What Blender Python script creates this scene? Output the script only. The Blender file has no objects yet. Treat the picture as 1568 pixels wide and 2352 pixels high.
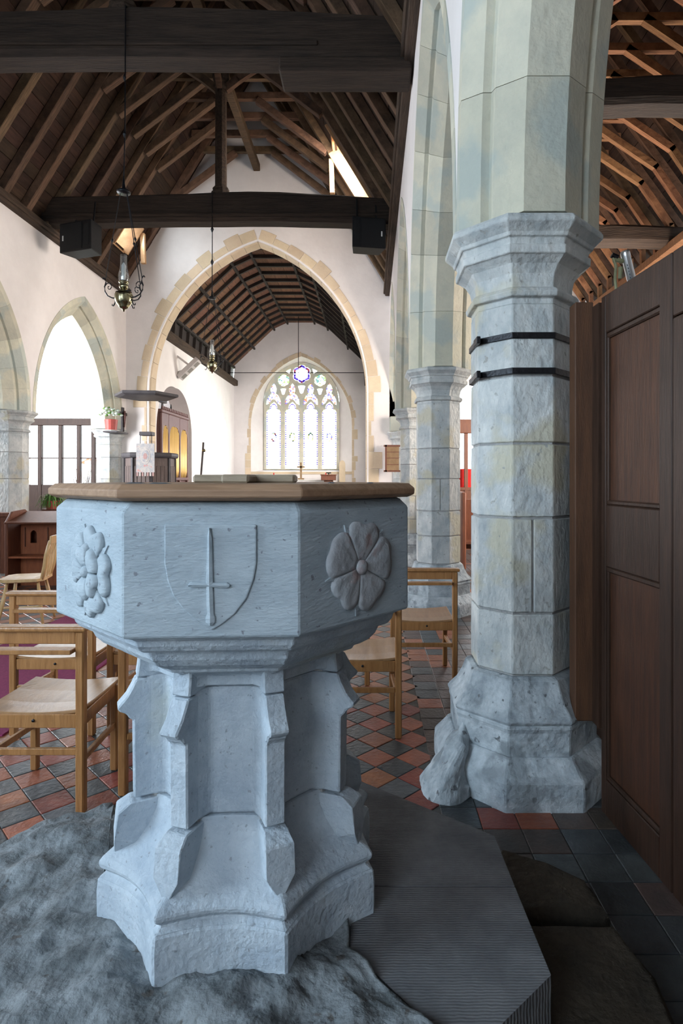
import bpy, math, random
from mathutils import Vector, Matrix, noise
random.seed(7)
R = math.radians
SC = bpy.context.scene
COL = SC.collection

# ------------------------------------------------------------------ camera
F, U0, V0, CH = 1340.0, 850.0, 1100.0, 1.5          # focal length in px, principal point, eye height
cd = bpy.data.cameras.new('camera'); cam = bpy.data.objects.new('camera', cd); COL.objects.link(cam)
cd.sensor_fit = 'VERTICAL'; cd.sensor_height = 36.0; cd.sensor_width = 24.0
cd.lens = F / 2352 * 36.0
cd.shift_x = (784 - U0) / 2352; cd.shift_y = -(1176 - V0) / 2352
cd.clip_start = 0.05; cd.clip_end = 300
cam.location = (0, 0, CH); cam.rotation_euler = (R(90), 0, 0)
SC.camera = cam
def P(u, v, Y):                                     # photograph pixel at depth Y -> point in the church
    return ((u - U0) / F * Y, Y, CH - (v - V0) / F * Y)

# ------------------------------------------------------------------ sky, daylight, exposure
w = bpy.data.worlds.new('sky'); SC.world = w; w.use_nodes = True
bg = w.node_tree.nodes['Background']; bg.inputs[0].default_value = (0.86, 0.93, 1.0, 1); bg.inputs[1].default_value = 9.0
SC.view_settings.view_transform = 'Standard'; SC.view_settings.look = 'None'
SC.view_settings.exposure = 0.0; SC.view_settings.gamma = 1.0; SC.view_settings.use_curve_mapping = False
def area(name, loc, target, sx, sy, power, color):
    l = bpy.data.lights.new(name, 'AREA'); l.shape = 'RECTANGLE'; l.size = sx; l.size_y = sy
    l.energy = power; l.color = color
    o = bpy.data.objects.new(name, l); COL.objects.link(o); o.location = loc
    o.rotation_euler = (Vector(target) - Vector(loc)).to_track_quat('-Z', 'Y').to_euler()
    return o
def portal(name, loc, target, sx, sy):
    o = area(name, loc, target, sx, sy, 1, (1, 1, 1)); o.data.cycles.is_portal = True; return o
# lamps added for unseen windows (west end, aisles, chancel side)
area('added_key_nave_north', (-5.45, 0.1, 2.7), (-0.4, 1.6, 0.9), 2.0, 2.6, 300, (0.66, 0.84, 1.0))
area('added_fill_west', (-2.66, -2.75, 3.4), (-1.5, 4.0, 2.2), 2.2, 2.6, 40, (0.38, 0.68, 1.0))
area('added_fill_north_aisle', (-9.35, 9.8, 2.8), (-1.6, 13.8, 5.4), 2.6, 3.0, 700, (0.95, 0.96, 1.0))  # added to brighten the nave east wall
area('added_fill_south_aisle', (4.9, 8.6, 2.7), (-3.6, 13.8, 5.6), 2.6, 2.2, 560, (1.0, 0.84, 0.70))  # added to throw warm light on the nave east wall
area('added_fill_chancel', (-0.25, 18.6, 3.0), (-4, 18.6, 2.6), 2.4, 2.2, 290, (1.0, 0.93, 0.88))  # added to light the chancel walls from out of view
area('added_fill_aisle_roof', (4.95, 12.3, 2.3), (2.6, 12.3, 5.5), 2.5, 1.6, 120, (1.0, 0.84, 0.66))  # added to light the aisle rafters from below
area('daylight_roof_light_south', (-0.55, 11.02, 7.45), (-3.2, 13.6, 6.0), 1.0, 0.8, 90, (1.0, 0.86, 0.74))
area('daylight_roof_light_north', (-5.0, 12.62, 6.95), (-2.0, 12.9, 6.2), 0.6, 0.6, 26, (0.80, 0.92, 1.0))
portal('sky_east_window', (-2.65, 23.05, 3.4), (-2.65, 10, 3.4), 2.9, 4.4)
portal('sky_north_aisle_east', (-7.75, 14.9, 3.2), (-7.75, 5, 3.2), 2.3, 4.4)
portal('sky_south_aisle_east', (2.9, 14.4, 2.7), (2.9, 5, 2.7), 2.6, 2.4)

# ------------------------------------------------------------------ materials
def mat(name, c1, c2=None, scale=6, rough=0.8, bump=0.3, stretch=(1, 1, 1), rand=0.0, coord='pos', bscale=40,
        speck=0, speckc=(0.05, 0.05, 0.05), metal=0, spec=0.3, line=0, detail=6, patch=None):
    m = bpy.data.materials.new(name); m.use_nodes = True; nt = m.node_tree; N = nt.nodes; L = nt.links
    b = N['Principled BSDF']; b.inputs['Roughness'].default_value = rough; b.inputs['Metallic'].default_value = metal
    b.inputs['Specular IOR Level'].default_value = spec
    if coord == 'pos': src = N.new('ShaderNodeNewGeometry').outputs['Position']
    else: src = N.new('ShaderNodeTexCoord').outputs['Object']
    mp = N.new('ShaderNodeMapping'); mp.inputs['Scale'].default_value = stretch; L.new(src, mp.inputs[0])
    if c2 is None: c2 = tuple(x * 0.75 for x in c1)
    n1 = N.new('ShaderNodeTexNoise'); n1.inputs['Scale'].default_value = scale; n1.inputs['Detail'].default_value = detail
    n1.inputs['Roughness'].default_value = 0.65; L.new(mp.outputs[0], n1.inputs[0])
    rp = N.new('ShaderNodeValToRGB'); rp.color_ramp.elements[0].position = 0.34; rp.color_ramp.elements[1].position = 0.66
    rp.color_ramp.elements[0].color = (*c2, 1); rp.color_ramp.elements[1].color = (*c1, 1); L.new(n1.outputs[0], rp.inputs[0])
    out = rp.outputs[0]
    if patch:
        n3 = N.new('ShaderNodeTexNoise'); n3.inputs['Scale'].default_value = patch[1]; n3.inputs['Detail'].default_value = 5; L.new(src, n3.inputs[0])
        r3 = N.new('ShaderNodeValToRGB'); r3.color_ramp.elements[0].position = patch[2]; r3.color_ramp.elements[1].position = patch[2] + 0.08; L.new(n3.outputs[0], r3.inputs[0])
        mx = N.new('ShaderNodeMixRGB'); L.new(r3.outputs[0], mx.inputs[0]); L.new(out, mx.inputs[1]); mx.inputs[2].default_value = (*patch[0], 1); out = mx.outputs[0]
    if speck:
        v = N.new('ShaderNodeTexNoise'); v.inputs['Scale'].default_value = speck; v.inputs['Detail'].default_value = 3; L.new(src, v.inputs[0])
        r2 = N.new('ShaderNodeValToRGB'); r2.color_ramp.elements[0].position = 0.66; r2.color_ramp.elements[1].position = 0.72
        L.new(v.outputs[0], r2.inputs[0]); mx = N.new('ShaderNodeMixRGB'); L.new(r2.outputs[0], mx.inputs[0]); L.new(out, mx.inputs[1])
        mx.inputs[2].default_value = (*speckc, 1); out = mx.outputs[0]
    if rand:
        oi = N.new('ShaderNodeObjectInfo'); mr = N.new('ShaderNodeMapRange'); mr.inputs[3].default_value = 1 - rand; mr.inputs[4].default_value = 1 + rand
        L.new(oi.outputs['Random'], mr.inputs[0]); hs = N.new('ShaderNodeHueSaturation'); L.new(mr.outputs[0], hs.inputs['Value']); L.new(out, hs.inputs['Color'])
        m2 = N.new('ShaderNodeMapRange'); m2.inputs[3].default_value = 0.5 - rand * 0.05; m2.inputs[4].default_value = 0.5 + rand * 0.05
        ml = N.new('ShaderNodeMath'); ml.operation = 'FRACT'; mm = N.new('ShaderNodeMath'); mm.operation = 'MULTIPLY'; mm.inputs[1].default_value = 7.31
        L.new(oi.outputs['Random'], mm.inputs[0]); L.new(mm.outputs[0], ml.inputs[0]); L.new(ml.outputs[0], m2.inputs[0]); L.new(m2.outputs[0], hs.inputs['Hue'])
        out = hs.outputs[0]
    L.new(out, b.inputs['Base Color'])
    if bump:
        n2 = N.new('ShaderNodeTexNoise'); n2.inputs['Scale'].default_value = bscale; n2.inputs['Detail'].default_value = 5; L.new(mp.outputs[0], n2.inputs[0])
        h = n2.outputs[0]
        if line:
            wv = N.new('ShaderNodeTexWave'); wv.inputs['Scale'].default_value = line; wv.inputs['Distortion'].default_value = 2.5; wv.inputs['Detail'].default_value = 2
            wv.bands_direction = 'Y'; L.new(src, wv.inputs[0]); ad = N.new('ShaderNodeMath'); ad.operation = 'ADD'; L.new(h, ad.inputs[0]); L.new(wv.outputs[0], ad.inputs[1]); h = ad.outputs[0]
        bp = N.new('ShaderNodeBump'); bp.inputs['Strength'].default_value = bump; bp.inputs['Distance'].default_value = 0.02
        L.new(h, bp.inputs['Height']); L.new(bp.outputs[0], b.inputs['Normal'])
    return m
def glass(name, col, gloss=0.06):
    m = bpy.data.materials.new(name); m.use_nodes = True; nt = m.node_tree; N = nt.nodes; L = nt.links
    N.remove(N['Principled BSDF']); t = N.new('ShaderNodeBsdfTransparent'); t.inputs[0].default_value = (*col, 1)
    g = N.new('ShaderNodeBsdfGlossy'); g.inputs['Roughness'].default_value = 0.08; x = N.new('ShaderNodeMixShader'); x.inputs[0].default_value = gloss
    L.new(t.outputs[0], x.inputs[1]); L.new(g.outputs[0], x.inputs[2]); L.new(x.outputs[0], N['Material Output'].inputs[0]); return m
def mosaic(name, cols, scale):
    m = glass(name, (1, 1, 1)); N = m.node_tree.nodes; L = m.node_tree.links
    g = N.new('ShaderNodeNewGeometry'); v = N.new('ShaderNodeTexVoronoi'); v.inputs['Scale'].default_value = scale; L.new(g.outputs['Position'], v.inputs[0])
    s = N.new('ShaderNodeSeparateColor'); L.new(v.outputs['Color'], s.inputs[0])
    rp = N.new('ShaderNodeValToRGB'); rp.color_ramp.interpolation = 'CONSTANT'
    for i, c in enumerate(cols):
        e = rp.color_ramp.elements[i] if i < 2 else rp.color_ramp.elements.new(i / len(cols))
        e.position = i / len(cols); e.color = (*c, 1)
    L.new(s.outputs[0], rp.inputs[0])
    t = [n for n in N if n.type == 'BSDF_TRANSPARENT'][0]; L.new(rp.outputs[0], t.inputs[0]); return m
M = {}
M['plaster'] = mat('plaster', (0.80, 0.76, 0.74), (0.72, 0.68, 0.66), 1.3, 0.9, 0.25, bscale=9)
M['fontstone'] = mat('font_stone', (0.46, 0.52, 0.57), (0.33, 0.39, 0.45), 9, 0.85, 0.35, bscale=70, speck=75, speckc=(0.27, 0.30, 0.33), patch=((0.40, 0.44, 0.44), 3.2, 0.58))
M['bowlstone'] = mat('bowl_stone', (0.39, 0.455, 0.50), (0.30, 0.36, 0.405), 7, 0.8, 0.25, stretch=(1, 1, 3), bscale=60, speck=62, speckc=(0.20, 0.22, 0.25))
M['pillarstone'] = mat('pillar_stone', (0.58, 0.59, 0.57), (0.35, 0.38, 0.39), 6, 0.9, 0.6, stretch=(1, 1, 0.7), bscale=26, rand=0.10, speck=30, speckc=(0.33, 0.33, 0.31), patch=((0.47, 0.45, 0.36), 2.6, 0.56))
M['basestone'] = mat('pillar_base_stone', (0.52, 0.57, 0.60), (0.25, 0.29, 0.32), 7, 0.9, 0.9, bscale=18, rand=0.06, speck=24, speckc=(0.14, 0.15, 0.16), patch=((0.24, 0.27, 0.29), 5, 0.55))
M['mortar'] = mat('mortar', (0.36, 0.36, 0.35), (0.27, 0.27, 0.27), 20, 0.95, 0.4)
M['archstone'] = mat('arch_stone', (0.60, 0.57, 0.45), (0.50, 0.49, 0.40), 4, 0.9, 0.4, bscale=24, rand=0.14, patch=((0.44, 0.47, 0.42), 2.2, 0.50))
M['beigestone'] = mat('beige_stone', (0.68, 0.56, 0.40), (0.60, 0.48, 0.34), 3, 0.9, 0.3, rand=0.10)
M['rough'] = mat('rough_stone', (0.25, 0.275, 0.29), (0.085, 0.095, 0.10), 9, 0.95, 0.85, bscale=24, speck=22, speckc=(0.09, 0.085, 0.08))
M['mortarbed'] = mat('mortar_bed', (0.20, 0.22, 0.24), (0.12, 0.135, 0.15), 14, 0.95, 0.6, bscale=50)
M['tooled'] = mat('tooled_stone', (0.145, 0.147, 0.152), (0.095, 0.097, 0.105), 8, 0.9, 0.28, bscale=60, line=40)
M['brownstone'] = mat('brown_stone', (0.062, 0.050, 0.036), (0.034, 0.029, 0.022), 8, 0.95, 0.7, bscale=40)
M['oakdark_x'] = mat('old_oak_beam', (0.045, 0.029, 0.020), (0.018, 0.012, 0.009), 3, 0.8, 0.6, stretch=(0.8, 9, 9), bscale=8)
M['oakdark_y'] = mat('old_oak_plate', (0.075, 0.048, 0.032), (0.03, 0.02, 0.014), 3, 0.8, 0.6, stretch=(9, 0.8, 9), bscale=8)
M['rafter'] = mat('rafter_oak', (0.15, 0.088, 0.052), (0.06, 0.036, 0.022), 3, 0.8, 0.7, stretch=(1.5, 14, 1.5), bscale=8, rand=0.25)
M['rafterwarm'] = mat('aisle_rafter_oak', (0.34, 0.17, 0.085), (0.16, 0.075, 0.04), 3, 0.8, 0.7, stretch=(1.5, 14, 1.5), bscale=8, rand=0.2)
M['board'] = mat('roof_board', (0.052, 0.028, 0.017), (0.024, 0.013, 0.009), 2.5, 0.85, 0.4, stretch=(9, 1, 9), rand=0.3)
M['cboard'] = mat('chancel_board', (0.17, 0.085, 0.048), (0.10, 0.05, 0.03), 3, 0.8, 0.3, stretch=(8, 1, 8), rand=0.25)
M['crib'] = mat('chancel_rib', (0.045, 0.036, 0.032), (0.025, 0.02, 0.018), 4, 0.8, 0.3)
M['sunlitoak'] = mat('sunlit_oak', (0.55, 0.34, 0.18), (0.42, 0.24, 0.12), 4, 0.8, 0.4, stretch=(1, 8, 1))  # sunlit look of the roof light timber put into the oak colour
M['lid'] = mat('lid_oak', (0.36, 0.225, 0.14), (0.25, 0.15, 0.09), 5, 0.55, 0.10, stretch=(1.2, 12, 12), bscale=9)
M['lidy'] = mat('lid_handle_oak', (0.36, 0.30, 0.22), (0.27, 0.215, 0.15), 5, 0.6, 0.10, stretch=(2, 12, 12), bscale=9)
M['chair'] = mat('chair_oak', (0.37, 0.178, 0.062), (0.26, 0.115, 0.037), 5, 0.38, 0.2, stretch=(7, 7, 1.0), coord='obj', bscale=14, spec=0.5)
M['chairseat'] = mat('chair_ply', (0.34, 0.19, 0.09), (0.26, 0.14, 0.065), 5, 0.3, 0.1, stretch=(7, 1, 7), coord='obj', spec=0.5)
M['windsor'] = mat('windsor_beech', (0.60, 0.40, 0.19), (0.48, 0.30, 0.13), 6, 0.35, 0.1, stretch=(6, 6, 1), coord='obj', spec=0.5)
M['panel'] = mat('partition_panel', (0.085, 0.035, 0.018), (0.044, 0.019, 0.011), 5, 0.5, 0.12, stretch=(9, 9, 0.7), bscale=16, spec=0.2)
M['stile'] = mat('partition_frame', (0.056, 0.029, 0.019), (0.031, 0.017, 0.011), 5, 0.5, 0.12, stretch=(9, 9, 0.7), bscale=16, spec=0.2)
M['postwood'] = mat('partition_post', (0.11, 0.05, 0.025), (0.07, 0.033, 0.018), 5, 0.6, 0.2, stretch=(9, 9, 0.7))
M['desk'] = mat('desk_wood', (0.34, 0.11, 0.045), (0.24, 0.075, 0.032), 5, 0.4, 0.2, stretch=(7, 7, 1))
M['deskside'] = mat('desk_dark', (0.17, 0.065, 0.035), (0.11, 0.04, 0.025), 5, 0.4, 0.2, stretch=(7, 7, 1))
M['screenwood'] = mat('screen_wood', (0.060, 0.035, 0.026), (0.035, 0.02, 0.016), 5, 0.5, 0.2, stretch=(7, 7, 1))
M['pulpit'] = mat('pulpit_oak', (0.15, 0.115, 0.105), (0.10, 0.076, 0.07), 5, 0.6, 0.2, stretch=(8, 8, 1))
M['pulpitdark'] = mat('pulpit_rail', (0.075, 0.07, 0.075), (0.05, 0.045, 0.05), 5, 0.6, 0.2)
M['iron'] = mat('black_iron', (0.022, 0.022, 0.026), (0.012, 0.012, 0.014), 20, 0.4, 0.2, metal=0.6, spec=0.5)
M['black'] = mat('speaker_black', (0.012, 0.012, 0.013), (0.008, 0.008, 0.009), 20, 0.55, 0.1)
M['grille'] = mat('speaker_grille', (0.02, 0.02, 0.021), (0.008, 0.008, 0.008), 300, 0.7, 0.5, bscale=400)
M['white'] = mat('white_paint', (0.8, 0.8, 0.78), (0.74, 0.74, 0.72), 10, 0.4, 0.05)
M['brass'] = mat('aged_brass', (0.36, 0.32, 0.19), (0.22, 0.20, 0.13), 12, 0.22, 0.1, metal=1.0)
M['gold'] = mat('organ_pipe_gold', (0.80, 0.55, 0.20), (0.70, 0.45, 0.15), 3, 0.35, 0.05, metal=0.2, stretch=(6, 6, 0.5))
M['organ'] = mat('organ_case', (0.17, 0.085, 0.075), (0.11, 0.055, 0.05), 5, 0.5, 0.2, stretch=(8, 8, 1))
M['redtile'] = mat('red_tile', (0.29, 0.088, 0.048), (0.17, 0.052, 0.034), 9, 0.38, 0.25, rand=0.3, spec=0.5)
M['darktile'] = mat('dark_tile', (0.072, 0.082, 0.088), (0.04, 0.045, 0.048), 9, 0.36, 0.25, rand=0.35, spec=0.5)
M['browntile'] = mat('brown_tile', (0.105, 0.075, 0.062), (0.055, 0.045, 0.04), 8, 0.42, 0.25, rand=0.4, spec=0.5)
M['joint'] = mat('floor_joint', (0.13, 0.125, 0.115), (0.08, 0.078, 0.075), 20, 0.95, 0.3)
M['carpet'] = mat('purple_carpet', (0.23, 0.032, 0.10), (0.17, 0.022, 0.075), 60, 1.0, 0.5, bscale=300)
M['chrome'] = mat('silver_tube', (0.75, 0.77, 0.78), (0.70, 0.72, 0.73), 10, 0.28, 0.03, metal=0.85)
M['olive'] = mat('olive_fitting', (0.30, 0.30, 0.17), (0.20, 0.20, 0.11), 10, 0.5, 0.1)
M['print'] = mat('dark_print', (0.07, 0.09, 0.11), (0.06, 0.08, 0.10), 10, 0.6, 0)
M['wax'] = mat('red_candle', (0.62, 0.03, 0.03), (0.55, 0.02, 0.02), 10, 0.5, 0)
M['red'] = mat('red_cloth', (0.75, 0.035, 0.03), (0.6, 0.025, 0.025), 5, 0.9, 0.3, stretch=(9, 9, 1))
M['leaf'] = mat('fern_leaf', (0.13, 0.26, 0.06), (0.08, 0.17, 0.04), 10, 0.6, 0.1)
M['bloom'] = mat('white_bloom', (0.75, 0.80, 0.76), (0.5, 0.66, 0.55), 30, 0.7, 0)
M['pot'] = mat('red_pot', (0.48, 0.10, 0.085), (0.40, 0.08, 0.07), 10, 0.5, 0.1)
M['cloth'] = mat('white_linen', (0.82, 0.80, 0.76), (0.76, 0.74, 0.70), 10, 0.9, 0.1)
M['floodgrey'] = mat('floodlight_grey', (0.50, 0.47, 0.45), (0.44, 0.41, 0.40), 10, 0.5, 0)
M['lamplens'] = mat('lamp_lens', (0.26, 0.25, 0.23), (0.20, 0.19, 0.17), 60, 0.3, 0)
M['lead'] = mat('leading', (0.10, 0.10, 0.11), (0.07, 0.07, 0.08), 10, 0.7, 0)
M['brickroof'] = mat('red_roof', (0.40, 0.14, 0.08), (0.32, 0.10, 0.06), 10, 0.9, 0.3)
M['grass'] = mat('grass', (0.20, 0.30, 0.09), (0.14, 0.22, 0.06), 3, 0.95, 0.3)
M['ply'] = mat('hymn_board_wood', (0.30, 0.20, 0.11), (0.22, 0.14, 0.075), 6, 0.6, 0.1)
M['frontal'] = mat('tapestry', (0.50, 0.46, 0.42), (0.30, 0.32, 0.36), 16, 0.95, 0.3, bscale=120, patch=((0.50, 0.26, 0.24), 11, 0.60))
M['fallpale'] = mat('tapestry_pale', (0.52, 0.48, 0.44), (0.40, 0.38, 0.38), 30, 0.95, 0.2)
M['fallpink'] = mat('tapestry_pink', (0.46, 0.28, 0.25), (0.36, 0.24, 0.24), 30, 0.95, 0.2)
M['glass'] = glass('clear_glass', (0.97, 0.98, 0.98), 0.04)
M['lampglass'] = glass('lamp_glass', (0.86, 0.88, 0.88), 0.22)
M['gwhite'] = glass('pale_glass', (0.93, 0.94, 0.97), 0.03)
M['gblue'] = glass('blue_glass', (0.22, 0.175, 0.40), 0.03)
M['gmix'] = mosaic('mixed_glass', [(0.9, 0.92, 0.9), (0.08, 0.07, 0.35), (0.85, 0.85, 0.8), (0.25, 0.06, 0.03), (0.5, 0.6, 0.2), (0.9, 0.9, 0.9), (0.06, 0.05, 0.2), (0.3, 0.32, 0.6)], 17)
M['gyel'] = mosaic('green_yellow_glass', [(0.9, 0.9, 0.8), (0.10, 0.16, 0.05), (0.75, 0.7, 0.25), (0.9, 0.9, 0.9), (0.05, 0.09, 0.08), (0.6, 0.7, 0.3)], 15)
M['gviol'] = mosaic('violet_glass', [(0.21, 0.16, 0.40), (0.26, 0.20, 0.48), (0.34, 0.15, 0.17), (0.19, 0.14, 0.36), (0.28, 0.23, 0.48)], 8)

# ------------------------------------------------------------------ mesh helpers
class MB:
    def __init__(s): s.v = []; s.f = []
    def add(s, vs, fs):
        o = len(s.v); s.v += [tuple(p) for p in vs]; s.f += [tuple(i + o for i in f) for f in fs]; return s
    def box(s, x0, x1, y0, y1, z0, z1):
        return s.add([(x0, y0, z0), (x1, y0, z0), (x1, y1, z0), (x0, y1, z0), (x0, y0, z1), (x1, y0, z1), (x1, y1, z1), (x0, y1, z1)],
                     [(0, 3, 2, 1), (4, 5, 6, 7), (0, 1, 5, 4), (1, 2, 6, 5), (2, 3, 7, 6), (3, 0, 4, 7)])
    def bar(s, p, q, wd, hd, up=(0, 0, 1)):
        p = Vector(p); q = Vector(q); d = (q - p).normalized(); up = Vector(up); sd = d.cross(up)
        if sd.length < 1e-4: sd = d.cross(Vector((0, 1, 0)))
        sd.normalize(); u = sd.cross(d); a = sd * wd / 2; b = u * hd / 2
        return s.add([p - a - b, p + a - b, p + a + b, p - a + b, q - a - b, q + a - b, q + a + b, q - a + b],
                     [(0, 3, 2, 1), (4, 5, 6, 7), (0, 1, 5, 4), (1, 2, 6, 5), (2, 3, 7, 6), (3, 0, 4, 7)])
    def loft(s, rings, cap=True):
        n = len(rings[0]); o = len(s.v)
        for r in rings: s.v += [tuple(p) for p in r]
        for i in range(len(rings) - 1):
            for j in range(n):
                a = o + i * n + j; b = o + i * n + (j + 1) % n
                s.f.append((a, b, b + n, a + n))
        if cap:
            s.f.append(tuple(o + j for j in reversed(range(n)))); s.f.append(tuple(o + (len(rings) - 1) * n + j for j in range(n)))
        return s
    def lathe(s, prof, c=(0, 0), n=16, rot=0.0):
        return s.loft([[(c[0] + r * math.cos(rot + 2 * math.pi * k / n), c[1] + r * math.sin(rot + 2 * math.pi * k / n), z) for k in range(n)] for r, z in prof])
    def tube(s, pts, r, n=6):
        pts = [Vector(p) for p in pts]; rings = []
        for i, p in enumerate(pts):
            d = (pts[min(i + 1, len(pts) - 1)] - pts[max(i - 1, 0)]).normalized()
            a = d.cross(Vector((0, 0, 1)));
            if a.length < 1e-3: a = d.cross(Vector((0, 1, 0)))
            a.normalize(); b = a.cross(d); rr = r[i] if isinstance(r, (list, tuple)) else r
            rings.append([p + (a * math.cos(2 * math.pi * k / n) + b * math.sin(2 * math.pi * k / n)) * rr for k in range(n)])
        return s.loft(rings)
    def prism(s, poly, vec):
        vec = Vector(vec); a = [Vector(p) for p in poly]; return s.loft([a, [p + vec for p in a]])
    def moved(s, m):
        s.v = [tuple(m @ Vector(p)) for p in s.v]; return s
W = {}
def origin(o):
    v = Vector((0, 0, 0))
    while o is not None: v = v + W.get(o.name, Vector((0, 0, 0))); o = o.parent
    return v
def obj(name, mb, m, parent=None, bevel=0, smooth=False, seg=1, fix=True):
    me = bpy.data.meshes.new(name); off = origin(parent)
    me.from_pydata([(a[0] - off.x, a[1] - off.y, a[2] - off.z) for a in mb.v], [], mb.f); me.validate()
    if fix:
        import bmesh
        b = bmesh.new(); b.from_mesh(me); bmesh.ops.recalc_face_normals(b, faces=b.faces); b.to_mesh(me); b.free()
    if m is not None: me.materials.append(m)
    if smooth:
        for p in me.polygons: p.use_smooth = True
    o = bpy.data.objects.new(name, me); COL.objects.link(o); o.parent = parent
    if bevel:
        d = o.modifiers.new('bevel', 'BEVEL'); d.width = bevel; d.segments = seg; d.limit_method = 'ANGLE'; d.angle_limit = R(28)
    return o
def tag(o, label, cat, group=None, kind=None):
    o['label'] = label; o['category'] = cat
    if group: o['group'] = group
    if kind: o['kind'] = kind
    return o
def thing(name, label, cat, loc=(0, 0, 0), group=None, kind=None):
    o = bpy.data.objects.new(name, None); COL.objects.link(o); o.location = loc; W[o.name] = Vector(loc); o.empty_display_size = 0.1
    return tag(o, label, cat, group, kind)
def dup(root, loc, rotz, label):
    r = root.copy(); COL.objects.link(r); r.location = loc; r.rotation_euler = (0, 0, rotz); r['label'] = label
    for ch in list(root.children):
        c = ch.copy(); COL.objects.link(c); c.parent = r
        for g in ch.children: d = g.copy(); COL.objects.link(d); d.parent = c
    return r
def inst(o, name, parent, loc):                      # a copy that shares mesh data
    c = bpy.data.objects.new(name, o); COL.objects.link(c); c.parent = parent; off = origin(parent); c.location = Vector(loc) - off; return c
def arch_z(x, s, r):                                 # two-centred pointed arch: height above springing at offset x
    rad = (s * s + r * r) / (2 * s); c = rad - s
    return math.sqrt(max(0, rad * rad - (abs(x) + c) ** 2))
def wall(mb, mp, L, Rr, zb, zt, a, b, ops, extra=()):
    """flat wall with pointed openings; ops = (centre, half span, springing z, rise, sill z)"""
    xs = {L, Rr, *[e for e in extra if L < e < Rr]}
    for c, s, zs, r, sill in ops:
        for k in range(33):
            xs.add(max(L, min(Rr, c - s * math.cos(math.pi * k / 32))))
    xs = sorted(xs)
    def hit(x):
        for o in ops:
            if o[0] - o[1] + 1e-7 < x < o[0] + o[1] - 1e-7: return o
    for x0, x1 in zip(xs, xs[1:]):
        if x1 - x0 < 1e-6: continue
        o = hit((x0 + x1) / 2)
        def q(za, zb_, zc, zd):
            for d in (a, b): mb.add([mp(x0, za, d), mp(x1, zb_, d), mp(x1, zc, d), mp(x0, zd, d)], [(0, 1, 2, 3)])
        if o is None: q(zb, zb, zt(x1), zt(x0))
        else:
            c, s, zs, r, sill = o; h0 = zs + arch_z(x0 - c, s, r); h1 = zs + arch_z(x1 - c, s, r)
            q(h0, h1, max(h1, zt(x1)), max(h0, zt(x0)))
            mb.add([mp(x0, h0, a), mp(x1, h1, a), mp(x1, h1, b), mp(x0, h0, b)], [(0, 1, 2, 3)])
            if sill > zb + 1e-3:
                q(zb, zb, sill, sill); mb.add([mp(x0, sill, a), mp(x1, sill, a), mp(x1, sill, b), mp(x0, sill, b)], [(0, 1, 2, 3)])
    for c, s, zs, r, sill in ops:
        for x in (c - s, c + s):
            if L < x < Rr: mb.add([mp(x, max(sill, zb), a), mp(x, zs, a), mp(x, zs, b), mp(x, max(sill, zb), b)], [(0, 1, 2, 3)])
    for x in (L, Rr): mb.add([mp(x, zb, a), mp(x, zt(x), a), mp(x, zt(x), b), mp(x, zb, b)], [(0, 1, 2, 3)])
    return mb
mpY = lambda x, z, d: (d, x, z)                      # wall running along the nave
mpX = lambda x, z, d: (x, d, z)                      # wall running across the nave

# ------------------------------------------------------------------ the setting
XN, XS, XC = -5.77, 0.45, -2.66                      # nave wall faces and centre line
YE = 13.8                                            # nave east wall
SP, CAPZ = 3.67, 2.73
SPIL = [3.05, 6.72, 10.39]                           # south arcade
SX, NX = 0.80, -6.12
ASP, ARI, ARS = 1.80, 2.52, 2.88                                # outer arch half span / rise
S = 'structure'
wl = MB(); wall(wl, mpY, -0.70, YE, CAPZ - 0.01, lambda x: 5.86, SX - 0.345, SX + 0.345, [(y + SP / 2, ASP, CAPZ, ARS, 0) for y in [-0.62] + SPIL]); wall(wl, mpY, -3.0, -0.70, 0, lambda x: 5.86, SX - 0.345, SX + 0.345, [])
tag(obj('wall_south', wl, M['plaster'], fix=False), 'white plastered arcade wall above the pillars to the right', 'wall', kind=S)
wl = MB(); wall(wl, mpY, 2.6, YE, CAPZ - 0.09, lambda x: 5.86, NX - 0.345, NX + 0.345, [(y, ASP, CAPZ - 0.08, ARI, 0) for y in (4.42, 8.11, 11.80)]); wall(wl, mpY, -3.0, 2.6, 0, lambda x: 5.86, NX - 0.345, NX + 0.345, [(0.1, 1.0, 3.3, 1.2, 1.4)])
tag(obj('wall_north', wl, M['plaster'], fix=False), 'white plastered arcade wall on the left with pointed arches', 'wall', kind=S)
gab = lambda x: min(11.3, 5.86 + 1.634 * (3.09 - abs(x - XC)) + 0.42)
wl = MB(); wall(wl, mpX, XN - 0.7, XS + 0.7, 0, gab, YE, YE + 0.45, [(-2.66, 2.58, 3.55, 3.58, 0)], extra=(XC, XC - 3.09, XC + 3.09))
tag(obj('wall_chancel_arch', wl, M['plaster'], fix=False), 'white plastered end wall pierced by the tall chancel arch', 'wall', kind=S)
wl = MB(); wall(wl, mpX, -9.9, 5.3, 0, lambda x: 11.0, -3.0, -3.3, [(-2.66, 1.1, 3.6, 1.5, 2.0)])
tag(obj('wall_west', wl, M['plaster'], fix=False), 'white plastered west wall behind the viewpoint', 'wall', kind=S)
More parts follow.
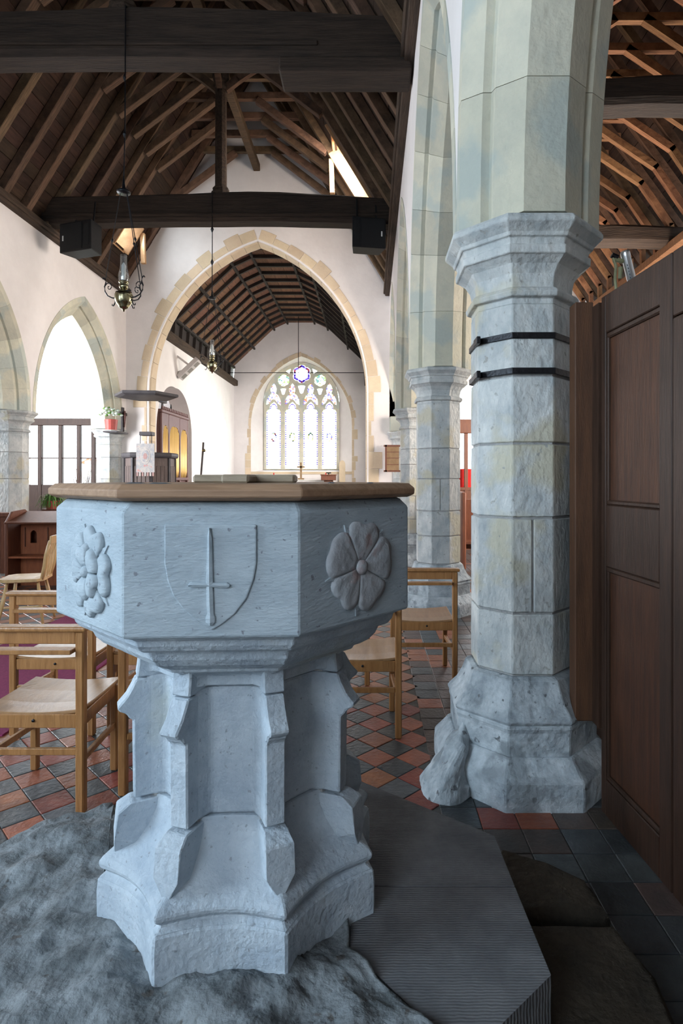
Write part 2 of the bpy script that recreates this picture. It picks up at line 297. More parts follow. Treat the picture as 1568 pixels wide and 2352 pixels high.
# north aisle shell
wl = MB(); wall(wl, mpX, -9.9, XN - 0.71, 0, lambda x: 6.6, 14.5, 14.85, [(-7.7, 1.2, 3.6, 2.3, 0.95)])
tag(obj('wall_north_aisle_east', wl, M['plaster'], fix=False), 'white end wall of the left aisle around its bright window', 'wall', kind=S)
wl = MB(); wall(wl, mpY, -3.0, 14.5, 0, lambda x: 6.6, -9.55, -9.85, [(9.8, 1.3, 3.3, 1.3, 1.2)])
tag(obj('wall_north_aisle', wl, M['plaster'], fix=False), 'white outer wall of the left aisle', 'wall', kind=S)
tag(obj('ceiling_north_aisle', MB().box(-9.9, NX - 0.3, -3.1, 14.8, 6.35, 6.45), M['board']), 'dark boarded roof over the left aisle', 'ceiling', kind=S)
# south aisle shell
ASX = 5.1
wl = MB(); wall(wl, mpY, -3.0, 14.0, 0, lambda x: 5.5, ASX, ASX + 0.3, [(8.6, 1.3, 2.9, 1.0, 1.4), (12.3, 1.1, 2.3, 0.8, 1.4)])
tag(obj('wall_south_aisle', wl, M['plaster'], fix=False), 'white outer wall of the right aisle behind the partition', 'wall', kind=S)
wl = MB(); wall(wl, mpX, SX + 0.3, ASX + 0.3, 0, lambda x: 8.6, 14.0, 14.3, [(2.9, 1.25, 2.7, 1.2, 1.35)])
tag(obj('wall_south_aisle_east', wl, M['plaster'], fix=False), 'white end wall of the right aisle around its bright window', 'wall', kind=S)
# chancel shell
CW0, CW1, CE = -5.25, -0.07, 22.5
wl = MB(); wall(wl, mpY, YE + 0.45, CE, 0, lambda x: 5.3, CW0, CW0 - 0.5, [(15.75, 1.42, 2.7, 1.25, 0), (19.55, 0.28, 3.0, 0.75, 1.7), (21.1, 0.28, 3.0, 0.75, 1.7)])
tag(obj('wall_chancel_north', wl, M['plaster'], fix=False), 'white chancel side wall with the organ arch and two lancets', 'wall', kind=S)
wl = MB(); wall(wl, mpY, YE + 0.45, CE, 0, lambda x: 5.3, CW1, CW1 + 0.5, [(18.6, 1.2, 3.1, 1.0, 1.5)])
tag(obj('wall_chancel_south', wl, M['plaster'], fix=False), 'white chancel side wall on the right, seen edge on', 'wall', kind=S)
tag(obj('wall_organ_recess', MB().box(-6.5, -6.4, YE + 0.46, 17.6, 0, 5.3).box(-6.4, CW0 - 0.5, 17.5, 17.6, 0, 5.3), M['plaster']), 'white back wall of the organ recess', 'wall', kind=S)
chp = [(-2.62, 5.12), (-2.57, 5.75), (-1.03, 7.2), (-0.52, 7.44), (0.52, 7.44), (1.03, 7.2), (2.57, 5.75), (2.62, 5.12)]
def chz(x):
    d = x - XC
    for (a, za), (b, zb) in zip(chp, chp[1:]):
        if a <= d <= b: return za + (zb - za) * (d - a) / (b - a) + 0.12
    return 5.2
EWC = (692 - U0) / F * CE
sE = 116 / F * CE
wl = MB(); wall(wl, mpX, CW0 - 0.5, CW1 + 0.5, 0, chz, CE, CE + 0.02, [(EWC, sE, 3.55, 2.68, 1.75)], extra=[XC + a for a, _ in chp])
tag(obj('wall_east', wl, M['plaster'], fix=False), 'white chancel end wall around the stained glass window', 'wall', kind=S)
# floor
fl = tag(obj('floor', MB().box(-10, 5.4, -3.3, 23.2, -0.2, -0.006), M['joint']), 'red and black tiled church floor', 'floor', kind=S)
tag(obj('ground_outside', MB().box(-90, 60, 23.3, 140, -0.6, -0.5), M['grass']), 'grass outside beyond the east end', 'ground', kind=S)

# ------------------------------------------------------------------ nave roof
roof = thing('ceiling_nave', 'dark oak crown post roof over the nave', 'ceiling', (XC, 9, 5.9), kind=S)
SL = 1.634; ux, uz = 1 / math.hypot(1, SL), SL / math.hypot(1, SL)
SKYS = {1: (10.58, 11.5, 0.80, 2.40), -1: (12.3, 12.95, 0.72, 1.40)}                                 # roof light between two rafters
def slope(side, t, off):                             # point on the roof slope: t metres up from the plate, off outward
    return (XC + side * (3.09 - ux * t + uz * off), 5.86 + uz * t + ux * off)
TL = 3.09 / ux
n = 30
for side in (-1, 1):
    SKY = SKYS[side]; ta, tb_ = SKY[2:]
    for i in range(n):
        t0, t1 = TL * i / n, TL * (i + 1) / n - 0.006
        dz = random.uniform(0, 0.012)
        segs = [(-3.2, YE + 0.1)]
        if ta < (t0 + t1) / 2 < tb_: segs = [(-3.2, SKY[0]), (SKY[1], YE + 0.1)]
        for ya, yb in segs:
            a = [slope(side, t, o) for t, o in ((t0, 0.14 + dz), (t1, 0.14 + dz), (t1, 0.175 + dz), (t0, 0.175 + dz))]
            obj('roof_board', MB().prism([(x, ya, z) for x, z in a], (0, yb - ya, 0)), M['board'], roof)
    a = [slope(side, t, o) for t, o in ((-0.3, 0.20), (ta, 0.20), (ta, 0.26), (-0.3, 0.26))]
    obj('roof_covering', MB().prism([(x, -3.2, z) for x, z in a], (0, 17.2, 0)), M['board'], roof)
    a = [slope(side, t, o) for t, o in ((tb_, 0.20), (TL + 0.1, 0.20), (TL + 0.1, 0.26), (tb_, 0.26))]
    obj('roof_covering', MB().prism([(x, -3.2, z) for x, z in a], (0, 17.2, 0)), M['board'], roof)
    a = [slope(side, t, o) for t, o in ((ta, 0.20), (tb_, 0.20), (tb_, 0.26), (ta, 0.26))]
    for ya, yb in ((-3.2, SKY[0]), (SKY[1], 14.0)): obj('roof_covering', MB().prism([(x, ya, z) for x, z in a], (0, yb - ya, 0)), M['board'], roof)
    # roof light: pale reveals, frame and pane
    for ya in (SKY[0] - 0.02, SKY[1] - 0.01):
        a = [slope(side, t, o) for t, o in ((ta, 0.0), (tb_, 0.0), (tb_, 0.4), (ta, 0.4))]
        obj('roof_light_reveal', MB().prism([(x, ya, z) for x, z in a], (0, 0.03, 0)), M['sunlitoak'], roof)
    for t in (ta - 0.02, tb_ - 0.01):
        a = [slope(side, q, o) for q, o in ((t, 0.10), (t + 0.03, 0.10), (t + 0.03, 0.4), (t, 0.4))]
        obj('roof_light_reveal', MB().prism([(x, SKY[0], z) for x, z in a], (0, SKY[1] - SKY[0], 0)), M['sunlitoak'], roof)
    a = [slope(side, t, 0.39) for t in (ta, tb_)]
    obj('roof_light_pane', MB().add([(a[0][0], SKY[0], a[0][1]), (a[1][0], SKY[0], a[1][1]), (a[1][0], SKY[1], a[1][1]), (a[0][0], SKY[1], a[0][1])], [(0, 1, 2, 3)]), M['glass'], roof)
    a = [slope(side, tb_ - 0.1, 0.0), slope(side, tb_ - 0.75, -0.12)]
    obj('roof_light_strut', MB().bar((a[0][0], SKY[1] + 0.06, a[0][1]), (a[0][0] + 0.02, SKY[1] + 0.06, a[1][1] - 0.05), 0.09, 0.09), M['sunlitoak'], roof)
    # wall plates
    x0 = XS if side == 1 else XN
    obj('wall_plate', MB().box(x0 - 0.10 * side if side == 1 else x0 - 0.12, x0 + 0.12 if side == 1 else x0 + 0.10, -3, YE, 5.82, 6.0), M['oakdark_y'], roof, bevel=0.015)
    obj('wall_plate_moulding', MB().box(*(sorted((x0 - 0.04 * side, x0 - 0.14 * side))), -3, YE, 5.86, 5.93), M['oakdark_y'], roof, bevel=0.02)
for i in range(16):
    y = 4.18 + 0.615 * i
    j = random.uniform(-0.02, 0.02)
    for side in (-1, 1):
        SKY = SKYS[side]
        if SKY[0] - 0.05 < y < SKY[1] + 0.05: continue
        a = slope(side, -0.05, 0.07); b = slope(side, TL - 0.02, 0.07); 
        obj('rafter', MB().bar((a[0], y + j, a[1]), (b[0], y, b[1]), 0.135, 0.14, up=(side * uz, 0, ux)), M['rafter'], roof, bevel=0.008)
        dz = random.uniform(-0.03, 0.03)
        p = (XC + side * 1.80, 7.96 + dz); q = (XC + side * 0.42, 9.0)
        obj('soulace_brace', MB().bar((p[0], y + j, p[1]), (q[0], y, q[1]), 0.125, 0.13, up=(side * 0.6, 0, 0.8)), M['rafter'], roof, bevel=0.008)
    obj('collar', MB().bar((XC - 1.25, y, 9.06), (XC + 1.25, y, 9.06 + random.uniform(-.02, .02)), 0.10, 0.14), M['rafter'], roof, bevel=0.008)
obj('crown_plate', MB().bar((XC + 0.02, 3.0, 8.88), (XC - 0.02, YE, 8.86), 0.15, 0.17), M['rafter'], roof, bevel=0.01)
def tie(Y, zb, hl, hc, hr, xl, xr, m):
    mb = MB(); rings = []
    for k in range(13):
        f = k / 12; x = xl + (xr - xl) * f
        hh = hl + (hc - hl) * math.sin(math.pi * min(1, f * 1.1) * 0.5) if f < 0.5 else hr + (hc - hr) * math.sin(math.pi * (1 - f))
        wv = random.uniform(-0.012, 0.012); zz = zb + 0.05 * math.sin(math.pi * f) + wv * 0.6
        d = 0.17
        rings.append([(x, Y - d, zz + 0.05), (x, Y - d + 0.05, zz), (x, Y + d - 0.05, zz), (x, Y + d, zz + 0.05), (x, Y + d, zb + hh - 0.03), (x, Y + d - 0.03, zb + hh + wv), (x, Y - d + 0.03, zb + hh + wv), (x, Y - d, zb + hh - 0.03)])
    return mb.loft(rings)
for Y, zb in ((6.3, 5.93), (10.4, 5.99)):
    obj('tie_beam', tie(Y, zb, 0.46, 0.56, 0.44, XN - 0.05, XS + 0.05, M), M['oakdark_x'], roof)
    obj('tie_beam_moulding', MB().box(XN, XS - (1.0 if Y < 7 else 0), Y - 0.2, Y - 0.16, zb + 0.12, zb + 0.17), M['oakdark_x'], roof, bevel=0.012)
    cp = MB().lathe([(0.17, zb + 0.5), (0.17, zb + 0.60), (0.14, zb + 0.63), (0.15, zb + 0.67), (0.105, zb + 0.72), (0.10, 8.42), (0.13, 8.45), (0.13, 8.5), (0.11, 8.52), (0.15, 8.62), (0.15, 8.80)], (XC, Y), 8, R(22.5))
    obj('crown_post', cp, M['oakdark_y'], roof, bevel=0.006)
    for dx, dy in ((0.75, 0), (-0.75, 0), (0, 0.7), (0, -0.7)):
        pts = [Vector((XC + dx * f, Y + dy * f, 8.35 + 0.55 * f ** 0.8)) for f in (0.1, 0.4, 0.7, 1.0)]
        mb = MB()
        for a, b in zip(pts, pts[1:]): mb.bar(a, b + (b - a) * 0.04, 0.09, 0.12)
        obj('crown_post_brace', mb, M['rafter'], roof)
obj('beam_end_piece', MB().box(-0.95, XS - 0.02, 6.03, 6.40, 5.73, 5.88), M['oakdark_x'], roof, bevel=0.02)
obj('ridge_cap', MB().box(XC - 0.3, XC + 0.3, -3.2, 14, 10.95, 11.15), M['board'], roof)

# ------------------------------------------------------------------ south aisle roof
ar = thing('ceiling_south_aisle', 'warm brown trussed rafter roof over the right aisle', 'ceiling', (3.2, 9, 5.5), kind=S)
AC = 3.2
for side in (-1, 1):
    for i in range(12):
        f0, f1 = i / 12, (i + 1) / 12 - 0.003
        p = lambda f, o: (AC + side * (2.15 * (1 - f) + 0.03 + o), 5.55 + 2.85 * f + o * 0.75)
        a = [p(f0, 0.1), p(f1, 0.1), p(f1, 0.14), p(f0, 0.14)]
        obj('roof_board', MB().prism([(x, -3.2, z) for x, z in a], (0, 17.4, 0)), M['board'], ar)
    a = [p(-0.02, 0.16), p(1.02, 0.16), p(1.02, 0.22), p(-0.02, 0.22)]
    obj('roof_covering', MB().prism([(x, -3.2, z) for x, z in a], (0, 17.4, 0)), M['board'], ar)
    obj('wall_plate', MB().box(*sorted((AC + side * 1.70, AC + side * 1.95)), -3, 14, 5.26, 5.40), M['rafterwarm'], ar, bevel=0.01)
for i in range(22):
    y = 3.2 + 0.5 * i
    for side in (-1, 1):
        P3 = lambda x, z: (AC + side * x, y, z)
        obj('rafter', MB().bar(P3(2.1, 5.48), P3(0.0, 8.36), 0.085, 0.11, up=(side, 0, 0.75)), M['rafter'], ar)  # darker oak stands in for weaker light on the upper rafters
        obj('soulace_brace', MB().bar(P3(0.18, 7.17), P3(1.32, 6.40), 0.08, 0.10, up=(side * .6, 0, .8)), M['rafterwarm'], ar)
        obj('lower_brace', MB().bar(P3(1.28, 6.44), P3(1.79, 5.70), 0.08, 0.10, up=(side * .8, 0, .6)), M['rafterwarm'], ar)
        obj('ashlar_post', MB().bar(P3(1.79, 5.74), P3(1.80, 5.38), 0.08, 0.08), M['rafterwarm'], ar)
    obj('collar', MB().bar((AC - 0.95, y, 7.18), (AC + 0.95, y, 7.18), 0.08, 0.10), M['rafterwarm'], ar)
obj('ridge_cap', MB().box(AC - 0.3, AC + 0.3, -3.2, 14.2, 8.5, 8.7), M['board'], ar)
for Y in (6.2, 9.75): obj('tie_beam', tie(Y, 5.36, 0.28, 0.34, 0.28, AC - 1.95, AC + 1.95, M), M['oakdark_x'], ar)

# ------------------------------------------------------------------ chancel roof
cr = thing('ceiling_chancel', 'brown panelled polygonal chancel roof with dark ribs', 'ceiling', (XC, 18, 5.2), kind=S)
Y0c = YE + 0.44
for k, ((a, za), (b, zb)) in enumerate(zip(chp, chp[1:])):
    nb = {0: 1, 1: 5, 2: 2, 3: 3, 4: 2, 5: 5, 6: 1}[k]
    dx, dz = b - a, zb - za; ln = math.hypot(dx, dz); nx, nz = -dz / ln, dx / ln
    for i in range(nb):
        f0, f1 = i / nb + 0.004, (i + 1) / nb - 0.004
        q = [(XC + a + dx * f + nx * o, za + dz * f + nz * o) for f, o in ((f0, 0.09), (f1, 0.09), (f1, 0.12), (f0, 0.12))]
        obj('roof_board', MB().prism([(x, Y0c, z) for x, z in q], (0, CE - Y0c, 0)), M['crib'] if k in (0, 6) else M['cboard'], cr)
    q = [(XC + a + dx * f + nx * o, za + dz * f + nz * o) for f, o in ((-0.05, 0.125), (1.05, 0.125), (1.05, 0.2), (-0.05, 0.2))]
    obj('roof_covering', MB().prism([(x, Y0c, z) for x, z in q], (0, CE + 0.4 - Y0c, 0)), M['crib'], cr)
    y = Y0c + 0.25
    while y < CE:
        obj('roof_rib', MB().bar((XC + a + nx * .05, y, za + nz * .05), (XC + b + nx * .05, y, zb + nz * .05), 0.075, 0.09, up=(nx, 0, nz)), M['crib'], cr)
        y += 0.62
for a, za in chp[1:-1] + [(-1.8, 6.47), (1.8, 6.47)]:
    obj('roof_purlin', MB().box(XC + a - 0.03, XC + a + 0.03, Y0c, CE, za + 0.01, za + 0.08), M['crib'], cr)
for s in (-1, 1): obj('wall_plate', MB().box(*sorted((XC + s * 2.44, XC + s * 2.66)), Y0c, CE, 5.08, 5.30), M['oakdark_y'], cr, bevel=0.02)

# ------------------------------------------------------------------ arcade arches
sec = [(0.352, -0.02), (0.352, 0.075), (0.262, 0.165), (0.222, 0.165), (0.212, 0.215), (0.095, 0.335), (-0.095, 0.335), (-0.212, 0.215), (-0.222, 0.165), (-0.262, 0.165), (-0.352, 0.075), (-0.352, -0.02)]
NV = 7
def make_voussoirs(rise):
    RAD = (ASP * ASP + rise * rise) / (2 * ASP); CC = RAD - ASP; THM = math.acos(CC / RAD); out = {}
    def ring(th, side):
        pts = []
        for wx, d in sec:
            r = RAD - d; t = min(th, math.acos(min(1, CC / r))); pts.append((wx, side * (r * math.cos(t) - CC), r * math.sin(t)))
        return pts
    cuts = [0]
    for k in range(NV): cuts.append(cuts[-1] + random.uniform(0.7, 1.3))
    cuts = [c / cuts[-1] * THM for c in cuts]
    for side in (-1, 1):
        for k in range(NV):
            g = 0.0005
            mb = MB().loft([ring(cuts[k] + g + (cuts[k + 1] - cuts[k] - (0 if k == NV - 1 else 2 * g)) * f / 4, side) for f in range(5)])
            t = obj('voussoir', mb, M['archstone']); out[side, k] = t.data; bpy.data.objects.remove(t)
    return out
VM = {'s': make_voussoirs(ARS), 'n': make_voussoirs(ARI)}
def arcade_arch(xc, yc, zs, label, sides=(-1, 1)):
    o = thing('stone_arch', label, 'arch', (xc, yc, zs), group='two-order nave arcade arches')
    for side in sides:
        for k in range(NV): inst(VM['s' if xc > 0 else 'n'][side, k], 'voussoir', o, (xc, yc, zs))
    return o
arcade_arch(SX, -0.62 + SP / 2, CAPZ, 'pointed stone arch springing from the near banded pillar towards the viewer', (1,))
arcade_arch(SX, SPIL[0] + SP / 2, CAPZ, 'pointed stone arch between the banded near pillar and the second right pillar')
arcade_arch(SX, SPIL[1] + SP / 2, CAPZ, 'pointed stone arch between the second and third right pillars')
la = arcade_arch(SX, SPIL[2] + SP / 2, CAPZ, 'pointed stone arch beyond the third right pillar, next to the chancel wall')
obj('springer', MB().box(0.455, 1.14, 13.5, 13.8, 2.6, 2.95), M['archstone'], la, bevel=0.02)
arcade_arch(NX, 8.11, CAPZ - 0.08, 'cream pointed stone arch cut by the left edge of the picture')
arcade_arch(NX, 11.80, CAPZ - 0.08, 'pointed stone arch on the left framing the blazing white window')

# ------------------------------------------------------------------ pillars
C8 = 1 / math.cos(R(22.5))
def octl(prof, c, m=None): return MB().lathe([(a * C8, z) for a, z in prof], c, 8, R(22.5))
capprof = [(0.238, 2.345), (0.238, 2.372), (0.262, 2.378), (0.268, 2.40), (0.255, 2.418), (0.238, 2.425), (0.238, 2.45), (0.246, 2.49), (0.27, 2.53), (0.305, 2.558), (0.318, 2.563), (0.320, 2.60), (0.306, 2.607), (0.316, 2.635), (0.328, 2.638), (0.334, 2.655), (0.352, 2.672), (0.372, 2.69), (0.374, 2.708), (0.362, 2.728)]
def pillar(xc, yc, joints, label, vert=None, dz=0.0, lean=0.0):
    o = thing('stone_pillar', label, 'pillar', (xc, yc, 0), group='octagonal arcade pillars')
    sh = lambda pr: [(a, z) for a, z in pr]
    obj('base_course', octl([(0.43, -0.01), (0.432, 0.06), (0.428, 0.13), (0.372, 0.195), (0.36, 0.212)], (xc, yc)), M['basestone'], o, bevel=0.006)
    obj('base_plinth', octl([(0.345, 0.205), (0.347, 0.32), (0.356, 0.345), (0.345, 0.36)], (xc, yc)), M['basestone'], o, bevel=0.006)
    obj('base_bell', octl([(0.352, 0.356), (0.362, 0.375), (0.352, 0.39), (0.315, 0.43), (0.287, 0.48), (0.275, 0.515), (0.268, 0.535), (0.242, 0.547)], (xc, yc)), M['basestone'], o, bevel=0.004)
    obj('mortar_core', octl([(0.230, 0.5), (0.230, 2.4 + dz)], (xc, yc)), M['mortar'], o)
    js = [0.55] + joints + [2.352 + dz]
    for i, (a, b) in enumerate(zip(js, js[1:])):
        g = 0.006
        if vert is not None and i == vert:           # course of two stones with a vertical joint
            for sgn in (-1, 1):
                pr = []
                for k in range(8):
                    t = R(22.5) + k * math.pi / 4; pr.append((0.24 * C8 * math.cos(t), 0.24 * C8 * math.sin(t)))
                pl = [p for p in pr if p[0] * sgn > 0]
                pl.sort(key=lambda p: math.atan2(p[1], p[0] * sgn))
                pl = [(sgn * 0.004, -0.24)] + [(p[0], p[1]) for p in pl] + [(sgn * 0.004, 0.24)]
                obj('shaft_stone', MB().prism([(xc + p[0], yc + p[1], a + g) for p in pl], (0, 0, b - a - 2 * g)), M['pillarstone'], o, bevel=0.005)
        else:
            obj('shaft_stone', octl([(0.240, a + g), (0.241, (a + b) / 2), (0.240, b - g)], (xc, yc)), M['pillarstone'], o, bevel=0.005)
    obj('capital', octl([(a, z + dz) for a, z in capprof], (xc, yc)), M['pillarstone'], o, bevel=0.003)
    return o
p1 = pillar(0.784, 3.05, [0.85, 1.311, 1.672, 2.0], 'large near octagonal pillar with two black iron bands', vert=1)
for z in (2.02, 2.19):
    b = MB().loft([[(0.784 + a * C8 * math.cos(R(22.5) + k * math.pi / 4), 3.05 + a * C8 * math.sin(R(22.5) + k * math.pi / 4), zz) for k in range(8)] for a, zz in ((0.243, z - 0.015), (0.251, z - 0.015), (0.251, z + 0.015), (0.243, z + 0.015))], cap=False)
    t = obj('iron_band', b, M['iron'], p1, bevel=0.002)
    obj('band_clasp', MB().box(0.525, 0.545, 2.88, 2.97, z - 0.02, z + 0.015), M['iron'], p1, bevel=0.003)
rb = []
for k in range(9):                                    # broken stub of stone and mortar at the nave side of the foot
    f = k / 8; z = 0.30 * f; rr_ = 0.17 * (1 - f) ** 0.8 + 0.012
    ring_ = []
    for q in range(36):
        t = 2 * math.pi * q / 36; p = Vector((0.37 + 0.10 * f + rr_ * 0.7 * math.cos(t), 2.87 + 0.02 * f + rr_ * 1.1 * math.sin(t), z))
        p += noise.noise_vector(p * 9) * 0.030 + noise.noise_vector(p * 24) * 0.010; ring_.append((p.x, p.y, max(p.z, -0.005) if k else -0.005))
    rb.append(ring_)
obj('broken_stub', MB().loft(rb), M['basestone'], p1)
pillar(0.78, 6.72, [0.86, 1.14, 1.5, 1.84], 'second octagonal pillar on the right, without bands, behind the chairs', vert=2)
pillar(0.78, 10.39, [0.8, 1.2, 1.75, 2.02], 'third octagonal pillar on the right, half hidden behind the second', vert=1)
pillar(0.78, 13.86, [1.0, 1.5, 2.0], 'stone half pillar against the chancel wall holding the hymn board', dz=-0.12)
pillar(-6.12, 9.96, [0.9, 1.5, 1.95], 'octagonal pillar cut by the left edge of the picture', dz=-0.08)
pillar(-6.12, 13.72, [0.9, 1.5, 2.0], 'stone half pillar on the left carrying the potted flowers', dz=-0.08)

# ------------------------------------------------------------------ chancel arch stones
co = thing('chancel_arch', 'tall pointed chancel arch with ragged beige stone edging', 'arch', (-2.66, YE, 0))
s0, zs0, r0 = 2.58, 3.55, 3.58
rad0 = (s0 * s0 + r0 * r0) / (2 * s0); c0 = rad0 - s0; tm = math.acos(c0 / rad0)
for side in (-1, 1):
    k = 13
    for i in range(k):
        wd = random.choice([0.20, 0.24, 0.28, 0.33]); rings = []
        for f in range(4):
            t = tm * (i + 0.01 + 0.98 * f / 3) / k
            def pt(r, y):
                tt = min(t, math.acos(min(1, c0 / r))) if i == k - 1 and f == 3 else t
                return (-2.66 + side * max(0, r * math.cos(tt) - c0), y, zs0 + r * math.sin(tt))
            rings.append([pt(rad0 + wd, YE - 0.012), pt(rad0 + 0.05, YE - 0.012), pt(rad0 - 0.03, YE + 0.07), pt(rad0 - 0.03, YE + 0.38), pt(rad0 + 0.05, YE + 0.46), pt(rad0 + wd, YE + 0.46)])
        obj('voussoir', MB().loft(rings), M['beigestone'], co, bevel=0.006)
    z = 0.0
    while z < zs0 - 0.02:
        hgt = min(random.uniform(0.24, 0.42), zs0 - z); wd = random.choice([0.10, 0.16, 0.28, 0.36])
        x = -2.66 + side * s0
        pl = [(x + side * wd, YE - 0.012), (x + side * 0.05, YE - 0.012), (x - side * 0.03, YE + 0.07), (x - side * 0.03, YE + 0.38), (x + side * 0.05, YE + 0.46), (x + side * wd, YE + 0.46)]
        obj('jamb_stone', MB().prism([(a, b, z + 0.004) for a, b in pl], (0, 0, hgt - 0.006)), M['beigestone'], co, bevel=0.006); z += hgt

# ------------------------------------------------------------------ east window
YW = CE + 0.42
def curve_plate(name, outer, holes, y, th, m, parent):
    cu = bpy.data.curves.new(name + '_outline', 'CURVE'); cu.dimensions = '2D'; cu.fill_mode = 'BOTH'; cu.extrude = th / 2
    for pl in [outer] + holes:
        sp = cu.splines.new('POLY'); sp.points.add(len(pl) - 1); sp.use_cyclic_u = True
        for i, (a, b) in enumerate(pl): sp.points[i].co = (a, b, 0, 1)
    t = bpy.data.objects.new('tmp', cu); COL.objects.link(t)
    bpy.context.view_layer.update()
    me = bpy.data.meshes.new_from_object(t.evaluated_get(bpy.context.evaluated_depsgraph_get()))
    bpy.data.objects.remove(t)
    mb = MB(); mb.v = [(v.co.x, y - v.co.z, v.co.y) for v in me.vertices]; mb.f = [tuple(p.vertices) for p in me.polygons]
    return obj(name, mb, m, parent)
Q = lambda u, v: (P(u, v, YW)[0], P(u, v, YW)[2])
def sym(xc, half): return [(xc + a, b) for a, b in half] + [(xc - a, b) for a, b in reversed(half) if abs(a) > 1e-6]
foil = lambda cx, cy, r, n, k=0.16: [(cx + r * (1 - k + k * abs(math.cos(n * t / 2)) ** 0.6 * 1.0 - 0) * math.sin(t), cy - r * (1 - k + k * abs(math.cos(n * t / 2)) ** 0.6) * math.cos(t)) for t in [2 * math.pi * i / 72 for i in range(72)]]
win = thing('window_1', 'stained glass east window with four lights and stone tracery', 'window', (EWC, CE, 1.75), kind=S)
wx = [628.3, 671.0, 713.1, 756.0]
H = []
for x in wx:
    H.append(('light', sym(x, [(16.5, 1076), (16.5, 948), (13, 941), (8.5, 940.5), (9, 935), (7, 929), (0, 923)]), 'gwhite'))
    H.append(('dagger', sym(x, [(0, 880), (4.5, 886), (7.5, 894), (6.5, 901), (5, 904), (11, 909), (16, 919), (17, 931), (10, 927), (4, 919), (0, 917)]), 'gmix'))
H.append(('rose', foil(692.7, 859, 21.5, 6), 'gwhite'))
for x in (651.5, 735): H.append(('roundel', foil(x, 874, 14, 6, 0.12), 'gyel'))
for x, y, a in ((650.7, 899, 7), (692.7, 894, 9), (734.7, 899, 7)): H.append(('spandrel', sym(x, [(a * .4, y - a), (a, y - a * .8), (a * .7, y), (a * .4, y + a), (0, y + a * 1.2)]), 'gwhite'))
for x, d in ((664, -1), (721.5, 1)): H.append(('spandrel', [(x - 5 * d, 846), (x + 8 * d, 852), (x + 5 * d, 855), (x - 1 * d, 859)], 'gwhite'))
so = (776.5 - 610) / 2 + 3; uc = 692.7
orise = 1.0
out = [(uc - so, 1079)]
for k in range(41):
    xx = -so + 2 * so * k / 40; out.append((uc + xx, 925 - arch_z(xx, so, 92)))
out.append((uc + so, 1079))
tr = curve_plate('tracery', [Q(*p) for p in out], [[Q(*p) for p in h] for _, h, _ in H], YW, 0.16, M['beigestone2'] if 'beigestone2' in M else M['archstone'], win)
for nm, h, g in H:
    pn = obj(nm + '_pane', MB().add([(Q(*p)[0], YW + 0.02, Q(*p)[1]) for p in h], [tuple(range(len(h)))]), M[g], win, fix=False)
    if nm == 'light':
        xc = sum(p[0] for p in h) / len(h); mb = MB(); lead = MB()
        for sd in (-1, 1):
            for i in range(26):
                v = 1074 - i * 4.95
                a = Q(xc + sd * 14.8 - 1.3, v); b = Q(xc + sd * 14.8 + 1.3, v - (3.4 if i % 4 else 2.2)); mb.box(a[0], b[0], YW + 0.0, YW + 0.012, a[1], b[1])
        for t in range(9):
            th = math.pi * t / 8; a = Q(xc + 7 * math.cos(th), 938 - 9 * math.sin(th)); mb.box(a[0] - .025, a[0] + .025, YW, YW + 0.012, a[1] - .02, a[1] + .03)
        obj('blue_border', mb, M['gblue'], pn)
        for v in (956, 972, 993, 1018, 1030, 1047, 1064): a = Q(xc - 16.5, v); b = Q(xc + 16.5, v); lead.box(a[0], b[0], YW - 0.01, YW - 0.002, a[1] - .006, a[1] + .006)
        obj('saddle_bar', lead, M['lead'], pn)
        md = MB()
        for t in range(14):
            th = 2 * math.pi * t / 14; a = Q(xc + 5.5 * math.cos(th), 1004 - 9 * math.sin(th)); md.box(a[0] - .035, a[0] + .035, YW, YW + 0.012, a[1] - .03, a[1] + .03)
        obj('medallion', md, M['gyel'] if 650 < xc < 730 else M['gmix'], pn)
    if nm == 'rose':
        mb = MB()
        for i in range(6):
            th = math.pi / 3 * i
            for j in range(-3, 4):
                t = th + j * 0.12; rr = 18.2 - abs(j) * 0.7; a = Q(uc + rr * math.sin(t), 859 - rr * math.cos(t)); mb.box(a[0] - .04, a[0] + .04, YW, YW + 0.012, a[1] - .04, a[1] + .04)
        obj('violet_border', mb, M['gviol'], pn)
# splayed embrasure between wall face and tracery
sp = MB(); N_ = 40
inn = [(EWC - sE, 1.75)] + [(EWC - sE * math.cos(math.pi * k / N_), 3.55 + arch_z(-sE * math.cos(math.pi * k / N_), sE, 2.68)) for k in range(N_ + 1)] + [(EWC + sE, 1.75)]
oo = [Q(uc - so, 1079)] + [Q(uc - so * math.cos(math.pi * k / N_), 925 - arch_z(-so * math.cos(math.pi * k / N_), so, 92)) for k in range(N_ + 1)] + [Q(uc + so, 1079)]
for i in range(len(inn)):
    j = (i + 1) % len(inn)
    sp.add([(inn[i][0], CE, inn[i][1]), (inn[j][0], CE, inn[j][1]), (oo[j][0], YW, oo[j][1]), (oo[i][0], YW, oo[i][1])], [(0, 1, 2, 3)])
obj('splayed_reveal', sp, M['plaster'], win, fix=False)
obj('window_sill', MB().box(EWC - sE, EWC + sE, CE - 0.03, CE + 0.1, 1.68, 1.78), M['beigestone'], win)
for i in range(26):                                   # beige rear-arch edging stones
    a0 = math.pi * i / 26; a1 = math.pi * (i + 0.96) / 26; wd = random.choice([0.10, 0.13, 0.18])
    f = lambda t, e: (EWC - (sE + e) * math.cos(t), CE - 0.01, 3.55 + (arch_z(-sE * math.cos(t), sE, 2.68) if abs(math.cos(t)) < 0.9999 else 0) + e * math.sin(t))
    obj('edging_stone', MB().prism([f(a0, 0), f(a1, 0), f(a1, wd), f(a0, wd)], (0, 0.03, 0)), M['beigestone'], win)
